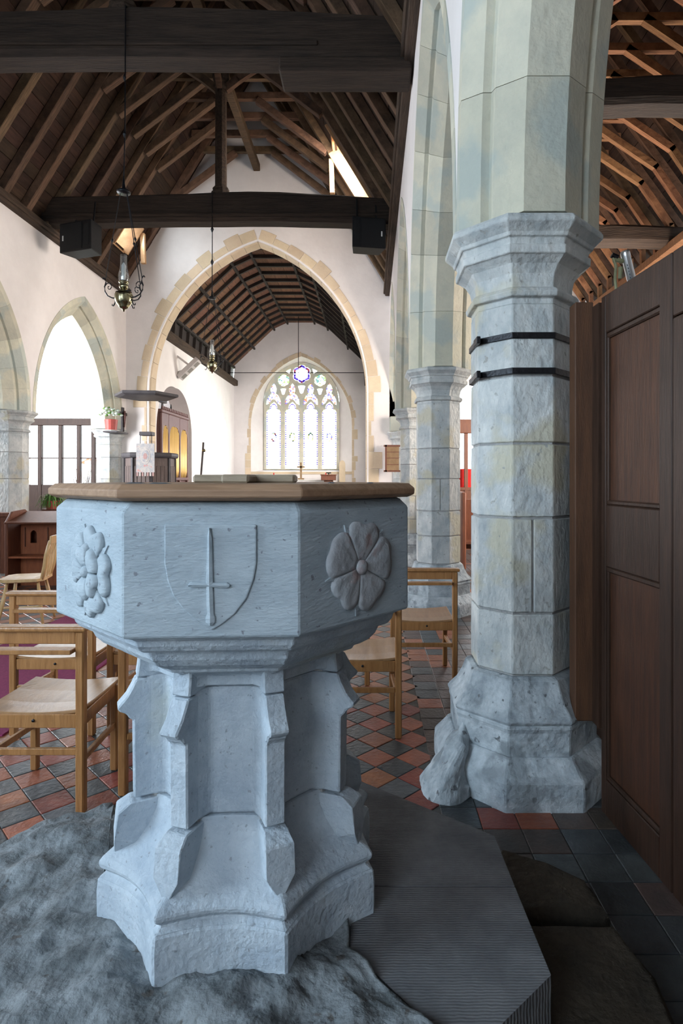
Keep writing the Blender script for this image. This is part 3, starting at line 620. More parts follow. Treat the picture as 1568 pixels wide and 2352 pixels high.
for s in (-1, 1):
    z = 0.9
    while z < 3.5:
        h_ = random.uniform(0.2, 0.4); wd = random.choice([0.08, 0.14, 0.22]); xx = EWC + s * sE
        obj('edging_stone', MB().box(*sorted((xx, xx + s * wd)), CE - 0.01, CE + 0.02, z, min(3.55, z + h_ - 0.01)), M['beigestone'], win); z += h_
# glazed aisle windows
wn = thing('window_2', 'bright clear window at the end of the left aisle', 'window', (-7.75, 14.7, 1.15), kind=S)
obj('pane', MB().add([mpX(-7.75 + 1.12 * math.cos(t) if False else x, z, 14.72) for x, z in [(-8.9, 0.95), (-6.5, 0.95)] + [(-7.7 - xx, 3.6 + arch_z(xx, 1.2, 2.3)) for xx in [-1.2 + 2.4 * k / 20 for k in range(21)]]], [tuple(range(23))]), M['glass'], wn, fix=False)
obj('mullion', MB().box(-8.66, -8.6, 14.66, 14.78, 0.95, 5.0), M['plaster'], wn)
wn = thing('window_3', 'bright window at the end of the right aisle between the pillars', 'window', (2.9, 14.2, 1.35), kind=S)
obj('pane', MB().add([(x, 14.2, z) for x, z in [(1.65, 1.35), (4.15, 1.35)] + [(2.9 - xx, 2.7 + arch_z(xx, 1.25, 1.2)) for xx in [-1.25 + 2.5 * k / 20 for k in range(21)]]], [tuple(range(23))]), M['glass'], wn, fix=False)
for i, yc in enumerate((19.55, 21.1)):
    wn = tag(obj('window_%d' % (4 + i), MB().add([(CW0 - 0.45, y, z) for y, z in [(yc - .28, 1.7), (yc + .28, 1.7)] + [(yc - xx, 3.0 + arch_z(xx, .28, .75)) for xx in [-.28 + .56 * k / 12 for k in range(13)]]], [tuple(range(15))]), M['glass'], fix=False),
             ['narrow pale lancet window nearer the organ', 'narrow pale lancet window next to the chancel end wall'][i], 'window', kind=S)
for i, (nm, fn_) in enumerate((('tall added west window, unseen behind the viewpoint', lambda a, z: (-2.66 + a * 1.1, -3.15, z + 0.7)), ('added window in the left nave wall, unseen beside the viewpoint', lambda a, z: (NX, 0.1 + a, z)))):  # unseen windows, added to hold the west and key lamps
    tag(obj('window_%d' % (6 + i), MB().add([fn_(a, z) for a, z in [(-1, 1.4), (1, 1.4)] + [(-a, 3.3 + arch_z(a, 1.0, 1.2)) for a in [-1 + 2 * k / 20 for k in range(21)]]], [tuple(range(23))]), M['glass'], fix=False), nm, 'window', kind=S)

# ------------------------------------------------------------------ font steps
def slab(name, outline, z0, z1, m, label, cat, amp=0.0, rings=14, fr=5.0, group=None):
    pts = []
    for a, b in zip(outline, outline[1:] + outline[:1]):
        for k in range(7): pts.append((a[0] + (b[0] - a[0]) * k / 7, a[1] + (b[1] - a[1]) * k / 7))
    cx = sum(p[0] for p in pts) / len(pts); cy = sum(p[1] for p in pts) / len(pts)
    def hz(x, y, f):
        if not amp: return z1
        e = noise.fractal(Vector((x * fr, y * fr, 1.7)), 1.0, 2.0, 5) * amp
        return z1 + e - (0.02 if f > 0.985 else 0)
    mb = MB(); rr = []
    def jit(x, y): 
        if not amp: return x, y
        q = noise.noise_vector(Vector((x * 4, y * 4, 3.1))) * amp * 1.2; return x + q.x, y + q.y
    rr.append([(*jit(*p), z0) for p in pts]); rr.append([(*jit(*p), z1 - 0.03 if amp else z1 - 0.001) for p in pts])
    for k in range(rings):
        f = 1 - (k / rings) if k else 1.0
        if amp and k == 0: f = 0.988
        rr.append([(cx + (p[0] - cx) * f, cy + (p[1] - cy) * f, hz(cx + (p[0] - cx) * f, cy + (p[1] - cy) * f, f)) for p in pts])
    mb.loft(rr)
    o = obj(name, mb, m, smooth=bool(amp))
    return tag(o, label, cat, group)
PZ = 0.34
g = 'stones of the font steps'
slab('step_slab', [(-0.076, 2.27), (0.403, 1.896), (0.411, 1.664), (-0.05, 1.664)], 0.0, PZ, M['tooled'], 'tooled flat slab behind and right of the font', 'stone slab', rings=3, group=g)
slab('step_slab', [(-0.05, 1.658), (0.411, 1.658), (0.4225, 1.364), (0.278, 1.24), (0.20, 1.16), (0.13, 1.235), (-0.05, 1.44)], 0.0, PZ, M['tooled'], 'tooled flat slab with cut corner at the front right of the font', 'stone slab', rings=3, group=g)
slab('step_slab', [(-0.90, 2.13), (-0.5, 2.33), (-0.084, 2.27), (-0.06, 1.70), (-0.75, 1.72)], 0.0, PZ - 0.004, M['tooled'], 'tooled slab at the back left of the font beside the chairs', 'stone slab', rings=3, group=g)
slab('rough_step', [(-0.78, 1.70), (-0.93, 2.10), (-1.11, 1.99), (-1.22, 1.8), (-1.28, 1.3), (-1.1, 0.95), (-0.3, 0.85), (0.16, 1.0), (0.195, 1.145), (0.122, 1.232), (-0.045, 1.435), (-0.055, 1.65)], 0.0, PZ + 0.012, M['rough'], 'large rough grey boulder-like step stone at the front left of the font', 'stone slab', amp=0.030, rings=60, fr=8, group=g)
slab('rough_step', [(0.425, 2.03), (0.47, 2.12), (0.62, 2.03), (0.728, 1.95), (0.742, 1.81), (0.425, 1.80)], 0.0, 0.16, M['brownstone'], 'dark brown worn lower step stone nearer the pillar', 'stone slab', amp=0.012, rings=12, group=g)
slab('rough_step', [(0.435, 1.77), (0.735, 1.77), (0.775, 1.6), (0.75, 1.43), (0.80, 1.15), (0.5, 0.95), (0.30, 1.12), (0.435, 1.3)], 0.0, 0.16, M['brownstone'], 'dark brown worn lower step stone at the lower right corner', 'stone slab', amp=0.012, rings=14, group=g)

# ------------------------------------------------------------------ the font
FX, FY, FA = -0.36, 1.695, R(-154.79)
font = thing('stone_font', 'grey octagonal stone font with carved shield and roses', 'font', (FX, FY, PZ))
mb_ = slab('mortar_fillet', [(-0.74, 1.715), (-0.065, 1.69), (-0.04, 1.60), (-0.03, 1.46), (0.14, 1.25), (0.18, 1.18), (0.10, 1.2), (-0.09, 1.42), (-0.10, 1.64), (-0.74, 1.69)], 0.0, PZ - 0.035, M['mortarbed'], 'grey mortar filling the gaps around the foot of the font', 'mortar', amp=0.012, rings=24, fr=9)
del mb_['label'], mb_['category']; mb_.parent = font; mb_.location = (-FX, -FY, -PZ)
def vert(k, r, z): t = FA + k * math.pi / 4; return (FX + r * math.cos(t), FY + r * math.sin(t), z)
def oct_ring(r, z, sag=0.0, sub=1, step=0.0):
    pts = []
    for k in range(8):
        a = Vector(vert(k, r, z)); b = Vector(vert(k + 1, r, z)); t = FA + (k + 0.5) * math.pi / 4; nin = Vector((-math.cos(t), -math.sin(t), 0))
        for i in range(sub):
            f = i / sub; d = sag * math.sin(math.pi * f) if not step else (step if 0.15 < f < 0.85 else 0)
            pts.append(a.lerp(b, f) + nin * d)
    return pts
bowl = obj('bowl', MB().loft([oct_ring(r, z) for r, z in ((0.40, 1.165), (0.478, 1.157), (0.487, 1.162), (0.487, 1.428), (0.462, 1.451), (0.44, 1.451))]), M['bowlstone'], font, bevel=0.003)
obj('bowl_moulding', MB().loft([oct_ring(r, z) for r, z in ((0.462, 1.168), (0.458, 1.150), (0.448, 1.146), (0.444, 1.132), (0.434, 1.120), (0.424, 1.114), (0.408, 1.112), (0.404, 1.104), (0.396, 1.088), (0.378, 1.070), (0.352, 1.056), (0.336, 1.050), (0.330, 1.040), (0.312, 1.034))]), M['fontstone'], font, bevel=0.002)
obj('stem_collar', MB().loft([oct_ring(r, z, 0, 8, s) for r, z, s in ((0.305, 1.04, 0.0), (0.30, 1.028, 0.012), (0.282, 1.012, 0.02), (0.282, 0.985, 0.02))]), M['fontstone'], font, bevel=0.003)
obj('stem', MB().loft([oct_ring(0.277, z, 0, 8, 0.034) for z in (0.978, 0.655)]), M['fontstone'], font, bevel=0.008, seg=2)
obj('stem_mortar', MB().loft([oct_ring(0.262, z, 0, 8, 0.036) for z in (1.0, 0.62)]), M['mortar'], font)
SG = 0.030
obj('base', MB().loft([oct_ring(r, z, sg, 8) for r, z, sg in ((0.262, 0.655, 0.012), (0.268, 0.62, 0.012), (0.285, 0.585, 0.014), (0.316, 0.55, 0.018), (0.355, 0.522, 0.024), (0.380, 0.508, SG), (0.391, 0.496, SG), (0.387, 0.482, SG), (0.375, 0.473, SG), (0.370, 0.466, SG), (0.382, 0.459, SG), (0.391, 0.455, SG))]), M['fontstone'], font, bevel=0.003)
obj('base_plinth', MB().loft([oct_ring(r, z, SG, 8) for r, z in ((0.393, 0.455), (0.397, 0.42), (0.396, 0.322))]), M['fontstone'], font, bevel=0.005)
for k in range(8):
    t = FA + k * math.pi / 4; rd = Vector((math.cos(t), math.sin(t), 0)); tg = Vector((-math.sin(t), math.cos(t), 0)); c = Vector((FX, FY, 0))
    def bpr(outline, th): return MB().prism([c + rd * r + Vector((0, 0, z)) - tg * th for r, z in outline], tg * 2 * th)
    jz = 0.972 + random.uniform(-.006, .006)
    obj('buttress_cap', bpr([(0.2, 1.042), (0.292, 1.042), (0.293, 1.01), (0.298, jz + 0.004), (0.2, jz + 0.004)], 0.027), M['fontstone'], font, bevel=0.004)
    bt = obj('buttress', bpr([(0.2, jz), (0.299, jz), (0.307, 0.952), (0.322, 0.925), (0.346, 0.898), (0.338, 0.888), (0.322, 0.880), (0.316, 0.868), (0.306, 0.862), (0.304, 0.655), (0.2, 0.655)], 0.0255), M['fontstone'], font, bevel=0.004)
    ft = MB(); th = 0.030
    A = [(0.2, 0.648), (0.312, 0.648), (0.345, 0.628), (0.352, 0.56)]
    top = [c + rd * r + Vector((0, 0, z)) for r, z in A]
    tip = c + rd * 0.352 + Vector((0, 0, 0.505)); inn_ = c + rd * 0.2 + Vector((0, 0, 0.50))
    vs = [top[0] - tg * th, top[0] + tg * th, top[1] - tg * th, top[1] + tg * th, top[2] - tg * th * 1.25, top[2] + tg * th * 1.25, top[3] - tg * th * 1.25, top[3] + tg * th * 1.25, tip - tg * 0.004, tip + tg * 0.004, inn_ - tg * th, inn_ + tg * th]
    ft.add(vs, [(0, 1, 3, 2), (2, 3, 5, 4), (4, 5, 7, 6), (6, 7, 9, 8), (8, 9, 11, 10), (10, 11, 1, 0), (0, 2, 4, 6, 8, 10), (1, 11, 9, 7, 5, 3)])
    obj('buttress_foot', ft, M['fontstone'], font, bevel=0.003)
# carved faces
def face(k):
    a = Vector(vert(k, 0.487, 0)); b = Vector(vert(k + 1, 0.487, 0)); t = FA + (k + .5) * math.pi / 4
    n_ = Vector((math.cos(t), math.sin(t), 0)); return (a + b) / 2, (b - a).normalized(), n_
def onface(k, u, z, h): c, ud, n_ = face(k); p = c + ud * u + n_ * h; return (p.x, p.y, z)
# shield on the front face
sh = [(-0.098, 1.404), (0.096, 1.402), (0.096, 1.32), (0.090, 1.285), (0.075, 1.245), (0.050, 1.212), (0.022, 1.190), (0.002, 1.178), (-0.03, 1.198), (-0.058, 1.222), (-0.080, 1.252), (-0.092, 1.285), (-0.098, 1.32)]
c, ud, n1_ = face(1)
shield = obj('shield', MB().prism([onface(1, u, z, -0.004) for u, z in sh], n1_ * 0.0095), M['bowlstone'], font, bevel=0.003, seg=2)
def ridge(path, hw, h0, h1):
    rings = []
    for (u, z), wv in zip(path, hw):
        rings.append((u, z, wv))
    mb = MB(); rr = []
    (u0, z0), (u1, z1) = path[0], path[-1]; d = Vector((u1 - u0, z1 - z0)).normalized(); pn = Vector((-d.y, d.x))
    for (u, z), wv in zip(path, hw):
        rr.append([onface(1, u + pn.x * wv * a, z + pn.y * wv * a, h0 + (h1 - h0) * b) for a, b in ((-1, 0), (-0.75, .7), (0, 1), (.75, .7), (1, 0))])
    return mb.loft(rr)
obj('sword_blade', ridge([(-0.002, 1.396), (-0.002, 1.375), (-0.002, 1.275)], [0.002, 0.0065, 0.0095], 0.003, 0.014), M['bowlstone'], shield, smooth=False)
obj('sword_guard', ridge([(-0.046, 1.275), (-0.040, 1.276), (0.0, 1.275), (0.034, 1.274), (0.040, 1.273)], [0.004, 0.007, 0.006, 0.007, 0.004], 0.003, 0.013), M['bowlstone'], shield)
obj('sword_hilt', ridge([(-0.002, 1.272), (-0.001, 1.235), (0.0, 1.215), (0.0, 1.205), (0.0, 1.196), (0.0, 1.190)], [0.0085, 0.009, 0.008, 0.0125, 0.0115, 0.004], 0.003, 0.014), M['bowlstone'], shield)
# roses
def petal(k, uc_, zc, a0, span, r0_, R_, h0, h1, notch, mname, parent, name='petal'):
    NT, NR = 16, 7; rr = []
    for i in range(NT + 1):
        t = -1 + 2 * i / NT; th = a0 + span / 2 * t
        rm = R_ * (1 - notch * math.exp(-(t / 0.25) ** 2) - 0.16 * t ** 4 + 0.02 * math.sin(5 * t + a0 * 3))
        row = []
        for j in range(NR + 1):
            s = j / NR; r = r0_ + (rm - r0_) * s
            hh = h0 + (h1 - h0) * (math.sin(math.pi * (0.15 + 0.75 * s)) * 0.5 + 0.5 * s) * (1 - 0.55 * abs(t) ** 6) + 0.0016 * math.cos(6 * t) * s
            if j == NR: hh *= 0.75
            row.append(onface(k, uc_ + r * math.cos(th), zc + r * math.sin(th), hh))
        row.append(onface(k, uc_ + (rm + 0.002) * math.cos(th), zc + (rm + 0.002) * math.sin(th), -0.003))
        row.append(onface(k, uc_ + r0_ * math.cos(th), zc + r0_ * math.sin(th), -0.003))
        rr.append(row)
    return obj(name, MB().loft(rr), M[mname], parent, smooth=True)
def boss(k, u, z, r, h, parent):
    mb = MB().loft([[onface(k, u + rr_ * math.cos(2 * math.pi * i / 14), z + rr_ * math.sin(2 * math.pi * i / 14), hh) for i in range(14)] for rr_, hh in ((r, -0.002), (r, h * .5), (r * .85, h * .8), (r * .5, h), (0.001, h * 1.03))])
    return obj('rose_centre', mb, M['rosestone'] if k == 2 else M['bowlstone'], parent, smooth=True)
def sepal(k, uc_, zc, th, r, parent):
    mb = MB(); d = (math.cos(th), math.sin(th)); p = (-d[1], d[0])
    q = lambda a, b, h: onface(k, uc_ + d[0] * a + p[0] * b, zc + d[1] * a + p[1] * b, h)
    mb.loft([[q(r * .62, -.016, -.002), q(r * .62, .016, -.002), q(r * 1.06, .001, -.002), q(r * 1.06, -.001, -.002)], [q(r * .62, -.012, .006), q(r * .62, .012, .006), q(r * 1.03, .001, .003), q(r * 1.03, -.001, .003)]])
    return obj('sepal', mb, M['bowlstone'], parent)
M['rosestone'] = mat('rose_stone', (0.38, 0.42, 0.455), (0.33, 0.34, 0.36), 7, 0.8, 0.25, bscale=60, patch=((0.36, 0.30, 0.30), 14, 0.56))
rz = thing('rose_carving', 'x', 'x', onface(2, 0.0, 1.29, 0)); del rz['label'], rz['category']
rz.parent = font; W[rz.name] = Vector(onface(2, 0.0, 1.29, 0)) - Vector((FX, FY, PZ)); rz.location = W[rz.name]
for i in range(5):
    petal(2, 0.004, 1.290, R(82 + 72 * i), R(70), 0.016, 0.110 + 0.006 * math.sin(i * 2.1), 0.003, 0.012, 0.07, 'rosestone', rz)
    sepal(2, 0.004, 1.290, R(82 + 36 + 72 * i), 0.112, rz)
boss(2, 0.004, 1.290, 0.018, 0.015, rz)
rz = thing('rose_carving', 'x', 'x', onface(0, 0.03, 1.29, 0)); del rz['label'], rz['category']
rz.parent = font; W[rz.name] = Vector(onface(0, 0.03, 1.29, 0)) - Vector((FX, FY, PZ)); rz.location = W[rz.name]
for i in range(5):
    petal(0, 0.030, 1.288, R(72 * i), R(66), 0.045, 0.105, 0.004, 0.017, 0.12, 'bowlstone', rz, 'outer_petal')
    petal(0, 0.030, 1.288, R(36 + 72 * i), R(68), 0.014, 0.066, 0.012, 0.027, 0.12, 'bowlstone', rz, 'inner_petal')
    sepal(0, 0.030, 1.288, R(36 + 72 * i), 0.108, rz)
boss(0, 0.030, 1.288, 0.015, 0.024, rz)
# wooden cover with a cross-shaped handle
lid = thing('font_cover', 'octagonal oak board covering the font, with a low cross-shaped grip', 'cover', (FX, FY, 1.453))
obj('lid_board', MB().loft([oct_ring(r, z) for r, z in ((0.486, 1.453), (0.505, 1.461), (0.506, 1.476), (0.490, 1.489))]), M['lid'], lid, bevel=0.002)
rot = FA + R(22.5)
hx = Vector((math.cos(rot + R(135)), math.sin(rot + R(135)), 0))
for nm, a, L_ in (('cross_bar', R(0), 0.145), ('cross_bar', R(90), 0.145)):
    d = Vector((math.cos(a), math.sin(a), 0)); c = Vector((FX, FY, 1.500)); mb = MB().bar(c - d * L_, c + d * L_, 0.075 if a == 0 else 0.075, 0.024)
    obj(nm, mb, M['lidy'], lid, bevel=0.006)
for i, (x, y) in enumerate(((-0.57, 1.42), (-0.49, 1.36), (-0.10, 1.50), (0.0, 1.48))):
    mb = MB().loft([[(x + (0.022 if z == 1.4885 else 0.010) * math.cos(t) * (1.4 if i < 2 else .5), y + 0.010 * math.sin(t) + 0.003 * math.sin(3 * t), z) for t in [2 * math.pi * k / 9 for k in range(9)]] for z in (1.4885, 1.4915)])
    tag(obj('leaf_debris', mb, M['print']), ['dark flake of dirt at the far left on the font cover', 'dark flake of dirt left of the grip on the font cover', 'tiny dark crumb right of the grip on the font cover', 'tiny dark crumb at the far right on the font cover'][i], 'debris', 'crumbs on the font cover')

# ------------------------------------------------------------------ floor tiles
def proj(x, y, z): return (U0 + F * x / y, V0 + F * (CH - z) / y)
TS = 0.152; tl = []
def plinth(x, y): return -1.05 < x < 0.36 and 0.8 < y < 2.05
dg = TS * math.sqrt(0.5)
for i in range(-60, 30):
    for j in range(-5, 120):
        if (i + j) % 2: continue
        x = i * dg + 0.03; y = 1.0 + j * dg
        if not (-5.6 < x < 0.30) or not (1.2 < y < 11): continue
        if -3.35 < x < -2.12 and y > 3.35: continue
        if plinth(x, y): continue
        u, v = proj(x, y, 0)
        if -60 < u < 1600 and v < 2400: tl.append((y, x, y, 45, 'redtile' if j % 2 == 0 else 'darktile'))
for i in range(0, 26):
    for j in range(0, 90):
        s_ = 0.165; x = 0.40 + i * s_; y = 1.1 + j * s_
        if x > 4.8 or y > 13.5 or (x > 1.15 and y < 3): continue
        if plinth(x, y): continue
        u, v = proj(x, y, 0)
        if -60 < u < 1620 and v < 2420: tl.append((y, x, y, 0, random.choice(['browntile', 'darktile', 'browntile', 'darktile', 'redtile'])))
tl.sort()
def tilemesh(s): 
    h = s / 2 - 0.002; e = h - 0.003
    return MB().loft([[(-h, -h, -0.01), (h, -h, -0.01), (h, h, -0.01), (-h, h, -0.01)], [(-h, -h, -0.002), (h, -h, -0.002), (h, h, -0.002), (-h, h, -0.002)], [(-e, -e, 0), (e, -e, 0), (e, e, 0), (-e, e, 0)]])
tmesh = {}
for mn in ('redtile', 'darktile', 'browntile'):
    for s in (45, 0):
        t = obj('floor_tile', tilemesh(TS if s else 0.165), M[mn]); tmesh[mn, s] = t.data; bpy.data.objects.remove(t)
rest = {}
for k, (_, x, y, a, mn) in enumerate(tl):
    if k < 300:
        o = inst(tmesh[mn, a], 'floor_tile', fl, (x, y, random.uniform(-0.0015, 0.0))); o.rotation_euler = (random.uniform(-.004, .004), random.uniform(-.004, .004), R(a))
    else:
        mb = rest.setdefault(mn, MB()); m_ = Matrix.Translation((x, y, -0.0008)) @ Matrix.Rotation(R(a), 4, 'Z'); q = tilemesh(TS if a else 0.165).moved(m_); mb.add(q.v, q.f)
for mn, mb in rest.items(): o = obj('distant_floor_tiles', mb, M[mn], fl); o['kind'] = 'stuff'
tag(obj('carpet_runner', MB().box(-3.32, -2.14, 3.4, 13.5, -0.004, 0.010), M['carpet'], bevel=0.003), 'purple carpet runner down the middle of the nave', 'carpet')

# ------------------------------------------------------------------ partition on the right
pw = thing('wooden_partition', 'dark brown panelled wooden partition on the right', 'partition', (1.09, 2.1, 0))
def pp(y, z, o): return (1.051 + (2.557 - y) * 0.083 + o, y, z)
def pbox(name, y0, y1, z0, z1, o0, o1, m, bevel=0.004, parent=pw):
    mb = MB().loft([[pp(y0, z0, o0), pp(y1, z0, o0), pp(y1, z0, o1), pp(y0, z0, o1)], [pp(y0, z1, o0), pp(y1, z1, o0), pp(y1, z1, o1), pp(y0, z1, o1)]])
    return obj(name, mb, m, parent, bevel=bevel)
pbox('stile', 2.186, 2.108, 0.0, 2.32, 0, 0.05, M['stile'])
pbox('stile', 2.64, 2.60, 0.0, 2.32, 0, 0.05, M['stile'])
pbox('top_rail', 2.60, 2.186, 2.15, 2.32, 0, 0.05, M['stile'])
pbox('middle_rail', 2.60, 2.186, 1.11, 1.385, 0, 0.05, M['stile'])
pbox('bottom_rail', 2.60, 2.186, 0.0, 0.16, 0, 0.05, M['stile'])
pbox('upper_panel', 2.605, 2.181, 1.36, 2.17, 0.018, 0.04, M['panel'], 0)
pbox('lower_panel', 2.605, 2.181, 0.14, 1.13, 0.018, 0.04, M['panel'], 0)
for z0, z1 in ((1.385, 2.15), (0.16, 1.11)):
    for a in ((z1 - 0.025, z1), (z0, z0 + 0.022)): pbox('panel_moulding', 2.60, 2.186, a[0], a[1], 0.004, 0.03, M['stile'], 0.006)
    for a in ((2.60, 2.588), (2.198, 2.186)): pbox('panel_moulding', a[0], a[1], z0, z1, 0.006, 0.03, M['stile'], 0.004)
pbox('door_stile', 2.102, 1.20, 0.0, 2.08, 0.0, 0.05, M['stile'])
pbox('door_head', 2.102, 1.20, 2.085, 2.32, 0.0, 0.05, M['stile'])
pbox('door_stile', 1.195, -0.6, 0.0, 2.32, 0.0, 0.05, M['stile'])
obj('added_panel', MB().box(1.035, 1.055, 2.645, 2.79, 0.37, 2.30), M['stile'], pw)  # added to close the dark gap beside the post
obj('added_panel', MB().box(1.28, 1.31, 2.82, 4.6, 0.0, 1.7), M['stile'], pw)  # unseen, added to keep south aisle light off the pillar base
obj('added_panel', MB().box(1.035, 1.5, 2.795, 2.815, 0.37, 2.30), M['stile'], pw)
tag(obj('corner_post', MB().box(0.955, 1.040, 2.72, 2.80, 0.37, 2.325), M['postwood'], bevel=0.004), 'reddish brown wooden post between the near pillar and the partition', 'post')
# silver tube with olive fittings above the partition
ty = 2.95
a = Vector(P(1434, 577, ty)); b = Vector(P(1452, 650, ty)); d = (b - a).normalized()
tb = thing('tube_heater', 'silver tube with olive fittings standing up behind the partition', 'tube', (b.x + .03, ty, 0))
ax = d; n_ = Vector((0, 1, 0)); s_ = ax.cross(n_).normalized()
def cyl(p, q, r, n=20): return MB().tube([p, q], r, n)
low = a + d * 0.42
obj('tube_body', MB().tube([a, a + d * 0.006, a + d * 0.012, a + d * 0.03, a + d * 0.034, low], [0.019, 0.0225, 0.0235, 0.0235, 0.022, 0.022], 24), M['chrome'], tb, smooth=True)
for i in range(5): 
    p = a + d * (0.075 + 0.016 * i) + Vector((-0.0135, -0.0178, 0)); obj('printed_mark', MB().bar(p, p + d * 0.010, 0.002, 0.004 + .002 * (i % 2), up=(0, 1, 0)), M['print'], tb)
obj('stand_pole', MB().box(low.x - 0.012, low.x + 0.012, ty - 0.012, ty + 0.012, 0, low.z + 0.02), M['iron'], tb)
p0 = Vector(P(1407, 590, ty)); p1_ = Vector(P(1414, 612, ty)); p2_ = Vector(P(1422, 622, ty)); p3_ = Vector(P(1424, 640, ty))
obj('fitting_bracket', MB().tube([p0, p1_, Vector(P(1412, 640, ty)), Vector(P(1416, 680, ty)), (low.x, ty, low.z)], 0.008, 8), M['olive'], tb)
obj('fitting', MB().tube([Vector(P(1410, 596, ty)), Vector(P(1431, 600, ty))], 0.011, 12), M['olive'], tb)
obj('fitting', MB().tube([Vector(P(1425, 614, ty)), Vector(P(1423, 640, ty))], [0.013, 0.0095], 12), M['olive'], tb)
obj('fitting_cap', MB().tube([Vector(P(1404, 586, ty)), Vector(P(1418, 592, ty))], 0.014, 10), M['iron'], tb)

# ------------------------------------------------------------------ chairs
def church_chair(label):
    t = thing('church_chair', label, 'chair', (0, 0, 0), group='honey oak church chairs')
    B = 0.006
    for s in (-1, 1):
        obj('back_post', MB().box(s * 0.228 - 0.019, s * 0.228 + 0.019, -0.021, 0.021, 0, 0.82), M['chair'], t, bevel=B)
        obj('front_leg', MB().box(s * 0.205 - 0.018, s * 0.205 + 0.018, 0.375, 0.412, 0, 0.445), M['chair'], t, bevel=B)
        obj('side_rail', MB().bar((s * 0.225, 0.02, 0.415), (s * 0.205, 0.38, 0.415), 0.022, 0.062), M['chair'], t, bevel=0.003)
        obj('side_stretcher', MB().bar((s * 0.225, 0.02, 0.235), (s * 0.205, 0.38, 0.235), 0.02, 0.03), M['chair'], t, bevel=0.003)
    obj('top_rail', MB().box(-0.262, 0.262, -0.034, 0.036, 0.819, 0.842), M['chair'], t, bevel=0.008, seg=2)
    obj('back_board', MB().box(-0.209, 0.209, -0.014, 0.010, 0.762, 0.819), M['chair'], t, bevel=0.003)
    obj('book_ledge', MB().box(-0.209, 0.205, -0.052, 0.012, 0.724, 0.744), M['chair'], t, bevel=0.003)
    obj('back_seat_rail', MB().box(-0.209, 0.209, -0.012, 0.012, 0.385, 0.447), M['chair'], t, bevel=0.003)
    kn = MB().loft([[(0.02 + r * math.cos(2 * math.pi * k / 8), y, 0.42 + r * math.sin(2 * math.pi * k / 8)) for k in range(8)] for r, y in ((0.007, -0.012), (0.007, -0.017), (0.003, -0.019))])
    obj('screw_cap', kn, M['iron'], t)
    obj('front_seat_rail', MB().box(-0.19, 0.19, 0.385, 0.407, 0.39, 0.445), M['chair'], t, bevel=0.003)
    obj('back_stretcher', MB().box(-0.209, 0.209, -0.010, 0.010, 0.262, 0.292), M['chair'], t, bevel=0.003)
    st = MB(); rr = []
    for i in range(9):
        x = -0.225 + 0.45 * i / 8; rr.append([(x, y, 0.468 - 0.016 * (1 - (x / 0.225) ** 2) - 0.006 * math.sin(math.pi * f) + dz) for y, f, dz in ((-0.006, 0, 0), (0.13, .4, 0), (0.28, .7, 0), (0.435, 1, 0), (0.435, 1, -0.016), (0.28, .7, -0.016), (0.13, .4, -0.016), (-0.006, 0, -0.016))])
    obj('seat', MB().loft(rr), M['chairseat'], t, bevel=0.004)
    return t
ch0 = church_chair('honey oak chair with book ledge at the left edge, nearest to the viewer')
ch0.location = (-1.525, 2.62, 0)
for x, y, rz_, lb in ((-0.945, 2.78, 2, 'honey oak chair mostly hidden behind the font, right of the nearest left chair'),
                      (-1.86, 3.42, 0, 'honey oak chair directly in front of the nearest left chair'),
                      (-1.33, 3.5, -2, 'honey oak chair glimpsed between the nearest left chair and the font stem'),
                      (-0.065, 3.38, 0, 'honey oak chair just right of the font, nearest on the right side'),
                      (0.395, 4.30, 0, 'honey oak chair between the font bowl and the near pillar, farther back'),
                      (-0.25, 4.25, 0, 'honey oak chair hidden behind the font, second row on the right')):
    dup(ch0, (x, y, 0), R(rz_), lb)
